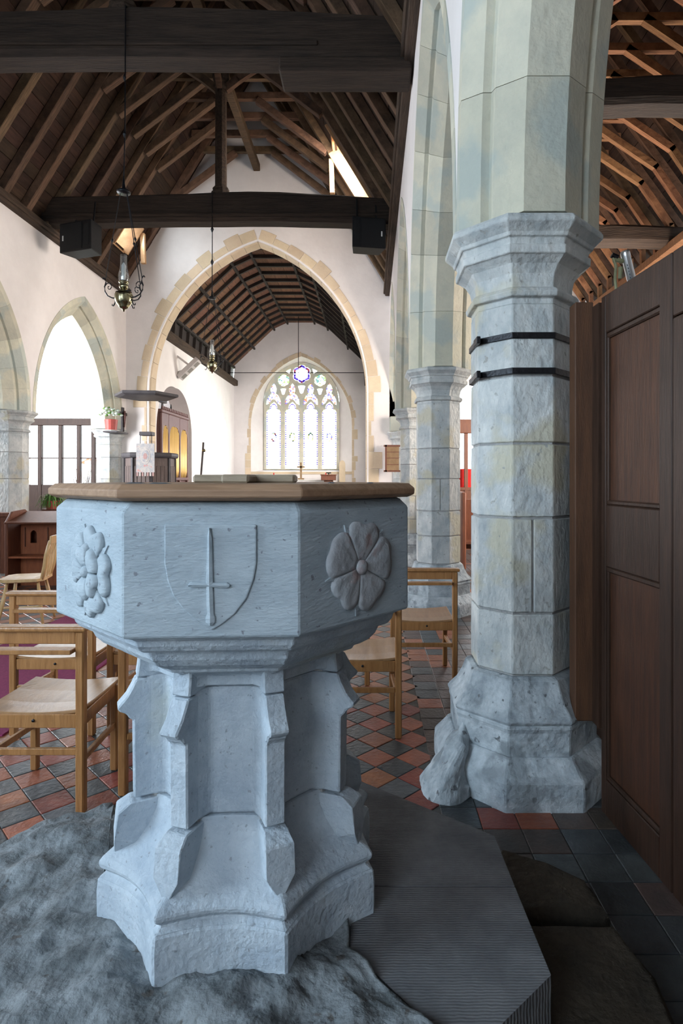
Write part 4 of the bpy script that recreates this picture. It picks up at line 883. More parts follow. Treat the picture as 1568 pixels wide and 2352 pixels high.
# windsor chairs
def windsor(label, loc, rz_):
    t = thing('windsor_chair', label, 'chair', (0, 0, 0), group='pale kitchen chairs by the carpet')
    pts = [(0.21 * math.cos(a) * (1.0 if math.cos(a) > 0 else 1.05), 0.21 * math.sin(a)) for a in [2 * math.pi * k / 20 for k in range(20)]]
    sq = lambda p: (max(-0.215, min(0.205, p[0] * 1.22)), max(-0.205, min(0.205, p[1] * 1.2)))
    obj('seat', MB().loft([[(*sq(p), z) for p in pts] for z in (0.445, 0.48)] + [] if False else [[(sq(p)[0] * k, sq(p)[1] * k, z) for p in pts] for k, z in ((0.9, 0.44), (1, 0.45), (1, 0.478), (0.8, 0.472), (0.4, 0.464))]), M['windsor'], t, smooth=False)
    for sx in (-1, 1):
        for sy in (-1, 1):
            obj('leg', MB().tube([(sx * 0.14, sy * 0.13, 0.45), (sx * 0.17, sy * 0.165, 0.25), (sx * 0.21, sy * 0.21, 0.0)], [0.014, 0.021, 0.012], 8), M['windsor'], t, smooth=True)
    obj('stretcher', MB().tube([(-0.17, 0, 0.2), (0.17, 0, 0.2)], 0.011, 6), M['windsor'], t)
    for sy in (-1, 1): obj('side_stretcher', MB().tube([(-0.185, sy * 0.175, 0.19), (0.185, sy * 0.175, 0.19)], 0.011, 6), M['windsor'], t)
    for sy in (-1, 1): obj('back_post', MB().tube([(0.18, sy * 0.15, 0.46), (0.215, sy * 0.165, 0.6), (0.225, sy * 0.17, 0.72), (0.27, sy * 0.185, 0.86)], [0.017, 0.022, 0.016, 0.018], 8), M['windsor'], t, smooth=True)
    for sy in (-0.5, 0, 0.5): obj('back_slat', MB().loft([[(x - .006, sy * 0.17 - wv, z), (x + .006, sy * 0.17 - wv, z), (x + .006, sy * 0.17 + wv, z), (x - .006, sy * 0.17 + wv, z)] for x, z, wv in ((0.185, 0.46, .014), (0.215, 0.6, .024), (0.23, 0.72, .014), (0.265, 0.85, .022))]), M['windsor'], t, bevel=0.003)
    rr = []
    for i in range(9):
        y = -0.225 + 0.45 * i / 8; bx = 0.275 + 0.02 * math.cos(y * 6); rr.append([(bx - .012, y, 0.83), (bx + .010, y, 0.83), (bx + .018, y, 0.915), (bx - .004, y, 0.915)])
    obj('top_rail', MB().loft(rr), M['windsor'], t, bevel=0.006)
    t.location = loc; t.rotation_euler = (0, 0, rz_); return t
windsor('pale wooden kitchen chair seen side-on, in front of the red-brown desk', (-3.60, 6.12, 0.0), R(14))
windsor('pale wooden chair of which only a rail end shows at the left edge', (-4.42, 6.2, 0.0), R(14))

# ------------------------------------------------------------------ desk, panelling, fern, screen on the left
d0 = thing('reading_desk', 'red-brown wooden desk with arched cut-outs behind the pale chair', 'desk', (-4.6, 8.1, 0))
x0, x1, y0 = -4.95, -4.15, 7.9
for x in (x0, x1): obj('side_panel', MB().prism([(x, y0, 0), (x, y0 + 0.5, 0), (x, y0 + 0.5, 1.02), (x, y0 + 0.42, 1.07), (x, y0 + 0.12, 1.05), (x, y0, 0.92)], (0.04, 0, 0)), M['deskside'], d0, bevel=0.008)
front = MB(); wall(front, mpX, x0 + 0.04, x1, 0.0, lambda x: 0.86, y0 + 0.30, y0 + 0.32, [(x0 + 0.22, 0.045, 0.72, 0.06, 0.60), (x0 + 0.58, 0.045, 0.72, 0.06, 0.60)])
obj('front_panel', front, M['desk'], d0, fix=False)
obj('back_panel', MB().box(x0 + 0.04, x1, y0 + 0.46, y0 + 0.48, 0, 0.9), M['deskside'], d0)
obj('sloping_top', MB().bar(((x0 + x1) / 2 + .02, y0 - 0.03, 0.90), ((x0 + x1) / 2 + .02, y0 + 0.46, 1.03), x1 - x0 + 0.02, 0.025), M['deskside'], d0, bevel=0.004)
obj('shelf', MB().box(x0 + 0.04, x1, y0 + 0.02, y0 + 0.30, 0.42, 0.445), M['desk'], d0)
for x in (x0 + 0.1, x0 + 0.42): obj('front_moulding', MB().box(x, x + 0.012, y0 + 0.285, y0 + 0.302, 0.55, 0.82), M['deskside'], d0)
for i, x in enumerate((-4.78, -4.44)):
    tag(obj('service_sheet', MB().bar((x, 8.02, 0.947), (x, 8.24, 1.005), 0.16, 0.006), M['white']), ['white booklet lying on the left of the red-brown desk top', 'white booklet lying on the right of the red-brown desk top'][i], 'booklet', 'booklets on the desk')
dado = thing('wood_panelling', 'reddish brown wooden panelling in front of the left pillar', 'panelling', (-5.6, 9.3, 0))
obj('panelling_rail', MB().box(-6.6, -4.85, 9.20, 9.27, 0.90, 0.97), M['deskside'], dado, bevel=0.008)
for i in range(7): obj('panel_board', MB().box(-6.6 + i * 0.25, -6.6 + i * 0.25 + 0.244, 9.225, 9.25, 0, 0.90), M['deskside'], dado, bevel=0.005)
fern = thing('potted_fern', 'green feathery fern on the dark box behind the desk', 'plant', (-5.54, 10.17, 0.98))
fx, fy, fz = -5.54, 10.17, 1.05
obj('pot', MB().lathe([(0.09, 0.98), (0.12, 1.10), (0.125, 1.12), (0.1, 1.12)], (fx, fy), 14), M['pot'], fern)
for i in range(110):
    a = random.uniform(0, 6.28); L_ = random.uniform(0.12, 0.30); up = random.uniform(0.15, 0.42)
    pts = [Vector((fx + math.cos(a) * L_ * f, fy + math.sin(a) * L_ * f, max(0.99, 1.10 + up * f * 1.6 - (0.35 + up * 0.9) * f * f))) for f in (0, .35, .7, 1)]
    mb = MB(); sd = Vector((-math.sin(a), math.cos(a), 0))
    vs = []; 
    for p, wv in zip(pts, (0.004, 0.011, 0.010, 0.001)): vs += [p - sd * wv, p + sd * wv]
    mb.add(vs, [(0, 1, 3, 2), (2, 3, 5, 4), (4, 5, 7, 6)]); obj('frond', mb, M['leaf'], fern, fix=False)
tag(obj('dark_chest', MB().box(-5.62, -5.10, 10.05, 10.55, 0, 0.95).box(-5.65, -5.07, 10.02, 10.58, 0.95, 0.98), M['deskside'], bevel=0.01), 'dark wooden chest under the fern beyond the desk', 'chest')
scr = thing('timber_screen', 'slender dark timber screen across the bright left aisle window', 'screen', (-7.6, 14.2, 0))
obj('screen_beam', MB().box(-9.4, -6.5, 14.14, 14.26, 2.80, 2.97), M['screenwood'], scr, bevel=0.01)
for u in (45, 93, 140, 182, 215): x = (u - U0) / F * 14.2; obj('screen_post', MB().box(x - 0.045, x + 0.045, 14.15, 14.25, 0, 2.80), M['screenwood'], scr, bevel=0.008)
obj('screen_rail', MB().box(-9.4, -6.5, 14.18, 14.22, 1.99, 2.02), M['screenwood'], scr)
obj('screen_lower_panel', MB().box(-9.4, -6.5, 14.17, 14.23, 0.0, 1.36), M['screenwood'], scr)
br = thing('dry_branches', 'dry brown twigs standing in front of the left screen', 'twigs', (-5.16, 10.46, 0.98))
for i in range(9):
    a = -0.22 + i * 0.05; p = Vector((-5.18 + .004 * i, 10.44 + i * 0.006, 1.1)); pts = [p + Vector((a * f * 0.9, a * f * 0.1, 0.62 * f + 0.1 * f * math.sin(i))) for f in (0, .3, .6, 1)]
    obj('twig', MB().tube(pts, [0.010, 0.008, 0.006, 0.003], 5), M['deskside'], br)
obj('jar', MB().lathe([(0.08, 0.98), (0.11, 1.03), (0.10, 1.1), (0.06, 1.13)], (-5.16, 10.46), 12), M['deskside'], br)
hs = thing('distant_house', 'house with red roof seen through the left window', 'house', (-19.5, 41, -0.5))
obj('house_wall', MB().box(-19.7, -18.6, 40, 44, -0.55, 2.6), M['white'], hs)
obj('house_roof', MB().prism([(-19.8, 39.7, 2.55), (-18.4, 39.7, 2.55), (-18.6, 39.7, 2.8), (-19.2, 39.7, 2.95)], (0, 4.6, 0)), M['brickroof'], hs)
obj('house_window', MB().box(-19.4, -18.9, 39.97, 40.02, 0.9, 1.7), M['print'], hs)

# ------------------------------------------------------------------ pulpit, tester, crucifix, flowers
px, py = -4.88, 12.95
pu = thing('pulpit', 'dark oak octagonal pulpit below the flat sounding board', 'pulpit', (px, py, 0))
obj('pulpit_body', MB().lathe([(0.35, 0.0), (0.35, 0.5), (0.52, 0.62), (0.52, 1.98), (0.50, 1.98)], (px, py), 8, R(22.5)), M['pulpit'], pu)
obj('pulpit_rail', MB().lathe([(0.52, 1.95), (0.58, 1.96), (0.60, 2.0), (0.60, 2.05), (0.56, 2.07)], (px, py), 8, R(22.5)), M['pulpitdark'], pu, bevel=0.006)
for k in range(8):
    t = R(45 * k); nn = Vector((math.cos(t), math.sin(t), 0)); tg = Vector((-nn.y, nn.x, 0)); c = Vector((px, py, 0)) + nn * 0.48
    for i in range(4): p = c + tg * (-0.135 + 0.09 * i); obj('linenfold_board', MB().bar(p + Vector((0, 0, 0.8)), p + Vector((0, 0, 1.78)), 0.07, 0.02, up=nn), M['pulpit'], pu, bevel=0.006)
    v = R(45 * k + 22.5); p = Vector((px + 0.52 * math.cos(v), py + 0.52 * math.sin(v), 0)); obj('corner_stile', MB().bar(p + Vector((0, 0, 0.62)), p + Vector((0, 0, 1.95)), 0.05, 0.05, up=(math.cos(v), math.sin(v), 0)), M['pulpitdark'], pu)
fx0 = P(311, 1020, 12.3)[0]; fx1 = P(353, 1020, 12.3)[0]; fy_ = py - 0.60
fall = thing('pulpit_fall', 'patterned tapestry cloth hanging over the front of the pulpit', 'cloth', ((fx0 + fx1) / 2, fy_, 1.7))
obj('cloth_panel', MB().box(fx0, fx1, fy_ - 0.012, fy_, 1.64, 2.25), M['frontal'], fall)
for i in range(7): a = fx0 + (fx1 - fx0) * i / 7; obj('fringe_tassel', MB().box(a + 0.008, a + 0.04, fy_ - 0.014, fy_, 1.56, 1.64), M['fallpink'] if i % 2 == 0 else M['fallpale'], fall)
mcx, mcz = (fx0 + fx1) / 2, 1.98
for r_, m_, h_ in ((0.13, 'fallpale', 0.016), (0.10, 'frontal', 0.020), (0.05, 'fallpink', 0.023)):
    obj('woven_medallion', MB().prism([(mcx + r_ * 0.8 * math.cos(t), fy_ - h_, mcz + r_ * 1.3 * math.sin(t)) for t in [2 * math.pi * k / 16 for k in range(16)]], (0, 0.006, 0)), M[m_], fall)
stn = thing('lectern_stand', 'small dark book rest on bars above the pulpit cloth', 'book rest', (mcx, fy_ + 0.05, 2.06))
for s in (-1, 1): obj('support_bar', MB().tube([(mcx + s * 0.125, fy_ + 0.012, 2.06), (mcx + s * 0.12, fy_ + 0.03, 2.44)], 0.008, 6), M['iron'], stn)
obj('book_rest', MB().box(mcx - 0.13, mcx + 0.13, fy_ - 0.02, fy_ + 0.2, 2.42, 2.50), M['pulpitdark'], stn, bevel=0.01)
te = thing('sounding_board', 'thin flat polygonal sounding board hanging above the pulpit', 'sounding board', (-4.85, 12.95, 3.3))
obj('board', MB().lathe([(0.60, 3.30), (0.69, 3.33), (0.69, 3.38), (0.66, 3.39)], (-4.98, 13.0), 6, R(6)), M['pulpitdark'], te, bevel=0.005)
obj('wall_bracket', MB().box(-4.9, -4.8, 13.5, 13.79, 3.28, 3.36), M['pulpitdark'], te)
cf = thing('crucifix', 'small dark crucifix hanging on the wall left of the pulpit', 'crucifix', (XN + 0.02, 13.55, 2.7))
cy = -5.74 * F / (283 - U0)
obj('upright', MB().box(XN + 0.0, XN + 0.035, cy - 0.05, cy + 0.05, 2.60, 3.16), M['pulpitdark'], cf)
obj('crossbar', MB().box(XN + 0.0, XN + 0.035, cy - 0.2, cy + 0.2, 2.98, 3.05), M['pulpitdark'], cf)
obj('figure', MB().tube([(XN + 0.06, cy, 3.08), (XN + 0.065, cy, 2.98), (XN + 0.06, cy, 2.86), (XN + 0.055, cy, 2.70)], [0.022, 0.03, 0.025, 0.012], 8), M['organ'], cf)
cf.location = (XN, cy, 2.6)
for ch in cf.children: ch.location = Vector((XN + 0.02, 13.55, 2.7)) - Vector((XN, cy, 2.6))
capz = 2.56
fp = thing('flower_pot', 'red pot of pale flowers standing on the left half pillar', 'flower pot', (-5.75, 12.95, capz))
fx, fy = -5.75, 12.95
obj('bracket_shelf', MB().box(-5.86, -5.56, 12.8, 13.42, capz - 0.035, capz - 0.002), M['pulpitdark'], fp)
obj('pot', MB().lathe([(0.09, capz), (0.115, capz + 0.02), (0.14, capz + 0.25), (0.12, capz + 0.26)], (fx, fy), 16), M['pot'], fp)
obj('saucer', MB().lathe([(0.16, capz - .001), (0.18, capz + 0.02), (0.15, capz + 0.022)], (fx, fy), 16), M['cloth'], fp)
for i in range(46):
    a = random.uniform(0, 6.28); e = random.uniform(0.1, 1.3); r = random.uniform(0.12, 0.24)
    c = Vector((fx + r * math.cos(a) * math.cos(e), fy + r * math.sin(a) * math.cos(e), capz + 0.32 + r * math.sin(e) * 0.95)); s_ = random.uniform(0.03, 0.05)
    mb = MB().loft([[c + Vector((math.cos(t) * s_ * k, math.sin(t) * s_ * k, z * s_)) for t in [2 * math.pi * q / 6 for q in range(6)]] for k, z in ((0.3, -.5), (1, 0), (0.4, .5))])
    obj('bloom' if i % 3 else 'leaf', mb, M['bloom'] if i % 3 else M['leaf'], fp, smooth=True)

# ------------------------------------------------------------------ organ, floodlight, chancel furniture
og = thing('pipe_organ', 'purple-brown organ case with golden pipes in the chancel arch', 'organ', (-5.6, 15.7, 0))
OX, OY0, OY1 = -5.22, 14.62, 16.75
obj('case_body', MB().box(OX - 0.9, OX - 0.06, OY0, OY1, 0, 3.2), M['organ'], og)
obj('cornice', MB().box(OX - 0.95, OX + 0.02, OY0 - 0.04, OY1 + 0.03, 3.17, 3.26), M['organ'], og, bevel=0.02)
for i in range(16): y = OY0 + 0.02 + i * 0.133; obj('cresting', MB().box(OX - 0.02, OX + 0.015, y, y + 0.085, 3.26, 3.34), M['organ'], og, bevel=0.01)
for y in (OY0, 15.12, 16.0, OY1 - 0.07): obj('case_post', MB().box(OX - 0.08, OX, y, y + 0.09, 0.9, 3.17), M['organ'], og, bevel=0.012)
obj('case_panel', MB().box(OX - 0.07, OX - 0.01, OY0, OY1, 0, 1.05), M['organ'], og)
for i in range(6): y = OY0 + 0.1 + i * 0.34; obj('case_opening', MB().box(OX - 0.012, OX - 0.004, y, y + 0.18, 1.1, 1.4), M['pulpitdark'], og)
obj('case_rail', MB().box(OX - 0.08, OX + 0.01, OY0, OY1, 1.46, 1.54), M['organ'], og, bevel=0.01)
for y0_, y1_, zt in ((OY0 + 0.09, 15.12, 2.86), (15.21, 16.0, 2.98), (16.09, OY1 - 0.07, 2.86)):
    nP = int((y1_ - y0_) / 0.085)
    for i in range(nP):
        y = y0_ + (y1_ - y0_) * (i + .5) / nP; r = (y1_ - y0_) / nP / 2 * 0.96
        obj('organ_pipe', MB().tube([(OX - 0.05, y, 1.54), (OX - 0.05, y, 1.7), (OX - 0.05, y, zt)], [r * .4, r, r], 8), M['gold'], og, smooth=True)
    hd = MB(); wall(hd, mpY, y0_, y1_, 2.6, lambda x: 3.17, OX - 0.02, OX - 0.005, [((y0_ + y1_) / 2, (y1_ - y0_) / 2 - 0.01, 2.6, 0.28, 2.6)]); obj('arched_head', hd, M['organ'], og, fix=False)
for i, (y, sz) in enumerate(((14.85, 0.3), (15.5, 0.22))):
    a = (OX - 0.1, y, 3.26); obj('finial_wire', MB().tube([a, (OX - 0.1, y + 0.08, 3.26 + sz), (OX - 0.1, y + 0.16, 3.26)], 0.012, 6), M['iron'], og)
fl_ = thing('floodlight_bar', 'grey bar of three floodlights on a wall bracket above the organ', 'floodlight', (CW0, 15.3, 4.2))
yb = 15.9; A_ = Vector(P(412, 868, yb)); B_ = Vector(P(456, 826, yb))
obj('light_bar', MB().bar(A_, B_, 0.20, 0.14, up=(0.7, -0.3, -0.7)), M['floodgrey'], fl_, bevel=0.01)
dn = (B_ - A_); fn = Vector((0.62, -0.35, -0.66)).normalized()
for f in (0.18, 0.5, 0.82): c = A_ + dn * f + fn * 0.062; obj('lamp_lens', MB().bar(c - dn * 0.11, c + dn * 0.11, 0.13, 0.03, up=fn), M['lamplens'], fl_, bevel=0.004)
mid = (A_ + B_) / 2
obj('bracket', MB().bar((CW0 - 0.02, yb, mid.z + 0.35), mid + Vector((0, 0, 0.1)), 0.05, 0.05), M['floodgrey'], fl_)
obj('bracket', MB().bar((CW0 - 0.02, yb, mid.z - 0.1), mid, 0.04, 0.04), M['floodgrey'], fl_)
tr_ = thing('tie_rod', 'thin iron tie rod with hanger crossing the chancel', 'rod', (XC, 21.5, 5.2))
zr = CH + (V0 - 856) / F * 21.5
obj('rod', MB().tube([(CW0, 21.5, zr), (CW1, 21.5, zr)], 0.014, 6), M['iron'], tr_)
obj('hanger', MB().tube([(P(685, 900, 21.5)[0], 21.5, zr), (P(685, 900, 21.5)[0], 21.5, 7.5)], 0.012, 6), M['iron'], tr_)
pc = thing('processional_cross', 'dark slender processional staff standing in the chancel', 'staff', (P(465, 1100, 16)[0], 16, 0))
q = [P(u, v, 16) for u, v in ((461, 1100), (464, 1060), (466, 1035), (467, 1016))]
obj('staff', MB().tube([(q[0][0], 16, 0), q[0], q[1], q[2], q[3]], 0.028, 8), M['pulpitdark'], pc)
obj('staff_knob', MB().lathe([(0.01, q[2][2] - .04), (0.06, q[2][2]), (0.01, q[2][2] + .05)], (q[2][0] + .03, 16), 10), M['brass'], pc, smooth=True)
al = thing('altar', 'altar with white cloth below the stained glass window', 'altar', (EWC, 22, 0))
obj('altar_table', MB().box(EWC - 1.2, EWC + 1.2, 21.7, 22.4, 0, 1.44), M['cloth'], al, bevel=0.02)
obj('altar_cloth', MB().box(EWC - 1.25, EWC + 1.25, 21.66, 22.42, 1.44, 1.47), M['cloth'], al)
acx = P(691, 1080, 22)[0]
ac = thing('altar_cross', 'brown wooden cross standing in the middle of the altar', 'cross', (acx, 22, 1.47))
obj('cross_foot', MB().box(acx - 0.11, acx + 0.11, 21.92, 22.08, 1.47, 1.53), M['ply'], ac)
obj('cross_upright', MB().box(acx - 0.035, acx + 0.035, 21.97, 22.03, 1.53, 2.12), M['ply'], ac)
obj('cross_arm', MB().box(acx - 0.15, acx + 0.15, 21.97, 22.03, 1.92, 1.98), M['ply'], ac)
for u, lb in ((628.5, 'red candle left of the wooden altar cross'), (748, 'red candle right of the wooden altar cross')):
    x = P(u, 1090, 22)[0]; cn = thing('altar_candle', lb, 'candle', (x, 22, 1.47), group='red altar candles')
    obj('holder', MB().lathe([(0.06, 1.47), (0.05, 1.49), (0.02, 1.52), (0.02, 1.56), (0.03, 1.57)], (x, 22), 10), M['brass'], cn); obj('wax', MB().lathe([(0.022, 1.56), (0.022, 1.72), (0.012, 1.73)], (x, 22), 8), M['wax'], cn)
bx0, bx1 = P(738, 1, 21.2)[0], P(771, 1, 21.2)[0]
bb = thing('wooden_box', 'small dark brown chest on a stand in front of the altar', 'box', ((bx0 + bx1) / 2, 21.2, 0))
obj('box_body', MB().box(bx0, bx1, 21.0, 21.4, 1.45, 1.62), M['deskside'], bb, bevel=0.01); obj('box_lid', MB().box(bx0 - .02, bx1 + .02, 20.98, 21.42, 1.62, 1.66), M['deskside'], bb, bevel=0.01)
obj('box_stand', MB().box(bx0 + 0.1, bx1 - 0.1, 21.1, 21.3, 0, 1.45), M['deskside'], bb); obj('box_handle', MB().box((bx0 + bx1) / 2 - .09, (bx0 + bx1) / 2 + .09, 21.17, 21.23, 1.70, 1.74).box((bx0 + bx1) / 2 - .02, (bx0 + bx1) / 2 + .02, 21.18, 21.22, 1.66, 1.70), M['iron'], bb)
cx0, cx1 = P(778, 1, 22)[0], P(792, 1, 22)[0]; cm = (cx0 + cx1) / 2
tc = thing('arched_chair', 'tall chair back with round top right of the altar', 'chair', (cm, 22.1, 0))
obj('arched_back', MB().prism([(cx0, 22.2, 0.4), (cx1, 22.2, 0.4)] + [(cm + (cx1 - cm) * math.cos(t), 22.2, 2.05 + 0.16 * math.sin(t)) for t in [math.pi * k / 10 for k in range(11)]], (0, 0.06, 0)), M['beigestone'], tc)
obj('seat', MB().box(cx0 - .1, cx1 + .1, 21.8, 22.25, 0.4, 0.46), M['ply'], tc); 
for a in (cx0 - .08, cx1 + .04):
    for b in (21.82, 22.2): obj('leg', MB().box(a, a + .04, b, b + .04, 0, 0.4), M['ply'], tc)
hb = thing('hymn_board', 'wooden hymn board hanging on the half pillar beside the chancel wall', 'hymn board', (P(898, 1050, 13.4)[0], 13.4, 1.7))
hx0, hx1 = P(884, 1, 13.4)[0], P(916, 1, 13.4)[0]
obj('board', MB().box(hx0 + .03, hx1, 13.40, 13.44, 1.68, 2.26), M['ply'], hb)
for z in (1.66, 2.24): obj('frame_bar', MB().box(hx0 - .03, hx1 + .03, 13.38, 13.45, z, z + 0.04), M['deskside'], hb)
for z in (1.82, 1.97, 2.11): obj('slat', MB().box(hx0 + .03, hx1, 13.39, 13.41, z, z + 0.015), M['deskside'], hb)
obj('frame_side', MB().box(hx0, hx0 + .04, 13.38, 13.45, 1.66, 2.28), M['deskside'], hb)
# screen and red cloth at the end of the right aisle
sa = thing('aisle_screen', 'dark screen with beam at the end of the right aisle', 'screen', (2.3, 12.6, 0))
obj('screen_beam', MB().box(1.3, 4.8, 12.5, 12.65, 2.48, 2.78), M['deskside'], sa, bevel=0.01)
for x in (1.50, 2.06, 2.62, 3.4, 4.2): obj('screen_post', MB().box(x - 0.04, x + 0.04, 12.53, 12.62, 0, 2.48), M['deskside'], sa, bevel=0.008)
obj('screen_panel', MB().box(1.3, 4.8, 12.55, 12.6, 0.0, 1.28), M['deskside'], sa)
obj('screen_rail', MB().box(1.3, 4.8, 12.52, 12.63, 1.26, 1.32), M['deskside'], sa)
tag(obj('red_hanging', MB().box(1.6, 3.9, 12.72, 12.75, 1.27, 1.72).box(1.6, 1.65, 12.72, 12.75, 0, 1.27).box(3.85, 3.9, 12.72, 12.75, 0, 1.27), M['red']), 'bright red cloth seen through the right aisle screen', 'cloth')
wp = thing('wooden_pew', 'brown bench end seen between the near and second right pillars', 'bench', (1.75, 9.9, 0))
obj('bench_end', MB().box(1.50, 1.58, 9.6, 10.1, 0, 1.28), M['deskside'], wp, bevel=0.02); obj('bench_back', MB().box(1.58, 3.6, 10.02, 10.07, 0.3, 1.15), M['deskside'], wp); obj('bench_seat', MB().box(1.58, 3.6, 9.65, 10.02, 0.42, 0.46), M['deskside'], wp)
obj('bench_end', MB().box(3.6, 3.68, 9.6, 10.1, 0, 1.28), M['deskside'], wp, bevel=0.02)

# ------------------------------------------------------------------ hanging oil lamps
def oil_lamp(label, x, y, zl, top):                   # zl = middle of the brass font
    t = thing('oil_lamp', label, 'lamp', (x, y, zl), group='brass hanging oil lamps')
    L_ = lambda pr, n=20: MB().lathe([(r, zl + z) for r, z in pr], (x, y), n)
    obj('reservoir', L_([(0.004, -0.15), (0.012, -0.14), (0.014, -0.125), (0.035, -0.115), (0.05, -0.105), (0.05, -0.095), (0.075, -0.07), (0.088, -0.03), (0.09, 0.0), (0.09, 0.025), (0.082, 0.045), (0.05, 0.06), (0.035, 0.075), (0.034, 0.09)]), M['brass'], t, smooth=True)
    obj('burner', L_([(0.036, 0.085), (0.046, 0.105), (0.046, 0.125), (0.038, 0.135), (0.044, 0.145), (0.05, 0.15), (0.05, 0.165), (0.042, 0.17)], 16), M['brass'], t, smooth=True)
    ch = MB().lathe([(r, zl + z) for r, z in ((0.044, 0.165), (0.054, 0.20), (0.054, 0.235), (0.045, 0.27), (0.037, 0.305), (0.034, 0.36), (0.034, 0.44))], (x, y), 20); ch.f = [f for f in ch.f if len(f) == 4]
    obj('glass_chimney', ch, M['lampglass'], t, smooth=True)
    obj('frosted_bulb', L_([(0.012, 0.17), (0.02, 0.22), (0.024, 0.27), (0.022, 0.33), (0.008, 0.36)], 12), M['white'], t, smooth=True)
    obj('winder', MB().tube([(x, y - 0.03, zl + 0.055), (x + 0.10, y - 0.06, zl + 0.055)], 0.006, 6), M['iron'], t)
    for k in range(3):
        a = R(-5 + 120 * k) if k else R(-4); 
        a = R((-8, 172, 60)[k]); d = Vector((math.cos(a), math.sin(a), 0)); c = Vector((x, y, zl))
        sc = [(0.088, -0.005), (0.13, 0.0), (0.18, 0.025), (0.21, 0.07), (0.215, 0.12), (0.20, 0.16), (0.205, 0.20), (0.225, 0.215), (0.235, 0.20)]
        arm = obj('scroll_arm', MB().tube([c + d * r + Vector((0, 0, z)) for r, z in sc], 0.007, 6), M['iron'], t, smooth=True)
        sp_ = [(0.165 + (0.045 - 0.0042 * i) * math.cos(0.3 + i * 0.75), 0.115 + (0.05 - 0.0045 * i) * math.sin(0.3 + i * 0.75)) for i in range(11)]
        obj('scroll_curl', MB().tube([c + d * r + Vector((0, 0, z)) for r, z in sp_], 0.005, 5), M['iron'], arm, smooth=True)
        obj('lower_curl', MB().tube([c + d * r + Vector((0, 0, z)) for r, z in ((0.088, -0.02), (0.10, -0.06), (0.115, -0.085), (0.13, -0.08), (0.128, -0.065))], 0.006, 5), M['iron'], arm, smooth=True)
        p0_ = c + d * 0.203 + Vector((0, 0, 0.20)); p1__ = Vector((x, y, top)) + d * 0.035
        obj('hanging_rod', MB().tube([p0_, p1__], 0.0045, 5), M['iron'], t)
        m0 = p0_.lerp(p1__, 0.42); obj('rod_link', MB().tube([m0, m0.lerp(p1__, 0.04), m0.lerp(p1__, 0.08)], [0.006, 0.014, 0.006], 6), M['iron'], t)
    obj('smoke_bell', MB().lathe([(0.065, top - 0.02), (0.07, top), (0.05, top + 0.015), (0.02, top + 0.03), (0.012, top + 0.10), (0.006, top + 0.16)], (x, y), 16), M['iron'], t, smooth=True)
    return t
x_, y_, _z = P(284, 685, 6.08); zt_ = P(284, 440, 6.08)[2]
l1 = oil_lamp('brass oil lamp with glass chimney hanging nearer, at upper left', x_, y_, P(284, 683, 6.08)[2], zt_)
obj('suspension_rod', MB().tube([(x_, y_, zt_ + 0.1), (x_ + 0.01, y_ + 0.01, P(287, 300, 6.08)[2]), (x_ + 0.01, y_ + 0.02, 6.45)], 0.007, 6), M['iron'], l1)
obj('fixing_hook', MB().tube([(x_ + 0.01, y_ + 0.02, 6.45), (x_ + 0.01, 6.2, 6.47)], 0.01, 6), M['iron'], l1)
for v in (170, 300): obj('rod_link', MB().tube([P(286, v, 6.08), P(286, v + 8, 6.08), P(286, v + 16, 6.08)], [0.006, 0.018, 0.006], 6), M['iron'], l1)
x_, y_, _z = P(487, 838, 10.2); zt_ = P(487, 684, 10.2)[2]
l2 = oil_lamp('brass oil lamp hanging farther away, in front of the chancel arch', x_, y_, P(487, 838, 10.2)[2], zt_)
obj('suspension_rod', MB().tube([(x_, y_, zt_ + 0.1), (x_, y_ + 0.01, 6.5)], 0.008, 6), M['iron'], l2)
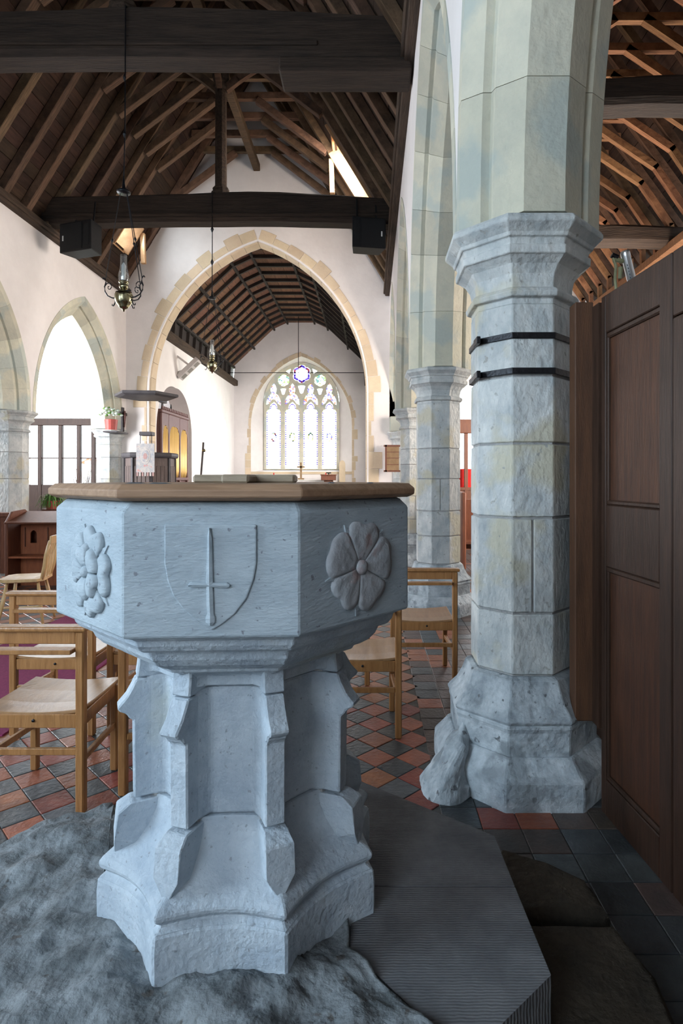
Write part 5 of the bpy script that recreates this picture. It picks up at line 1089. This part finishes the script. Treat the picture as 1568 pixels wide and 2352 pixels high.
obj('fixing_hook', MB().tube([(x_, y_ + 0.01, 6.5), (x_, 10.3, 6.52)], 0.01, 6), M['iron'], l2)
for v in (520, 595): obj('rod_link', MB().tube([P(487, v, 10.2), P(487, v + 7, 10.2), P(487, v + 14, 10.2)], [0.008, 0.03, 0.008], 6), M['iron'], l2)

# ------------------------------------------------------------------ loudspeakers
def speaker(label, u0, u1, v0, v1, yaw, side):
    Y = 10.12; a = P(u0, v0, Y); b = P(u1, v1, Y); c = Vector(((a[0] + b[0]) / 2, Y, (a[2] + b[2]) / 2)); wd = (b[0] - a[0]); hh = a[2] - b[2]
    t = thing('loudspeaker', label, 'loudspeaker', (0, 0, 0), group='black loudspeakers under the tie beam')
    w2, h2 = wd / 2 * 0.92, hh / 2; dpt = 0.16
    obj('cabinet', MB().loft([[(-w2, -dpt, -h2), (w2, -dpt, -h2), (w2, -dpt, h2), (-w2, -dpt, h2)], [(-w2 * .8, dpt, -h2), (w2 * .8, dpt, -h2), (w2 * .8, dpt, h2), (-w2 * .8, dpt, h2)]]), M['black'], t, bevel=0.01)
    obj('grille', MB().box(*sorted((-w2 * 0.92 * side, w2 * 0.45 * side)), -dpt - 0.012, -dpt + 0.002, -h2 * .9, h2 * .9), M['grille'], t, bevel=0.006)
    obj('horn', MB().box(*sorted((w2 * 0.55 * side, w2 * 0.86 * side)), -dpt - 0.010, -dpt + 0.002, -h2 * .72, h2 * .72), M['grille'], t, bevel=0.006)
    obj('badge', MB().box(*sorted((-w2 * 0.78 * side, -w2 * 0.70 * side)), -dpt - 0.016, -dpt - 0.01, -0.06, 0.03), M['white'], t, bevel=0.01)
    for s in (-0.6, 0.55): obj('hanging_strap', MB().bar((s * w2, 0.05, h2 - 0.01), (s * w2, 0.10, h2 + 0.42), 0.03, 0.012), M['black'], t)
    t.location = c; t.rotation_euler = (0, 0, yaw); return t
speaker('black loudspeaker under the beam at upper left', 140, 238, 517, 584, R(-18), 1)
speaker('black loudspeaker under the beam at the right, by the arcade wall', 802, 886, 508, 577, R(10), -1)
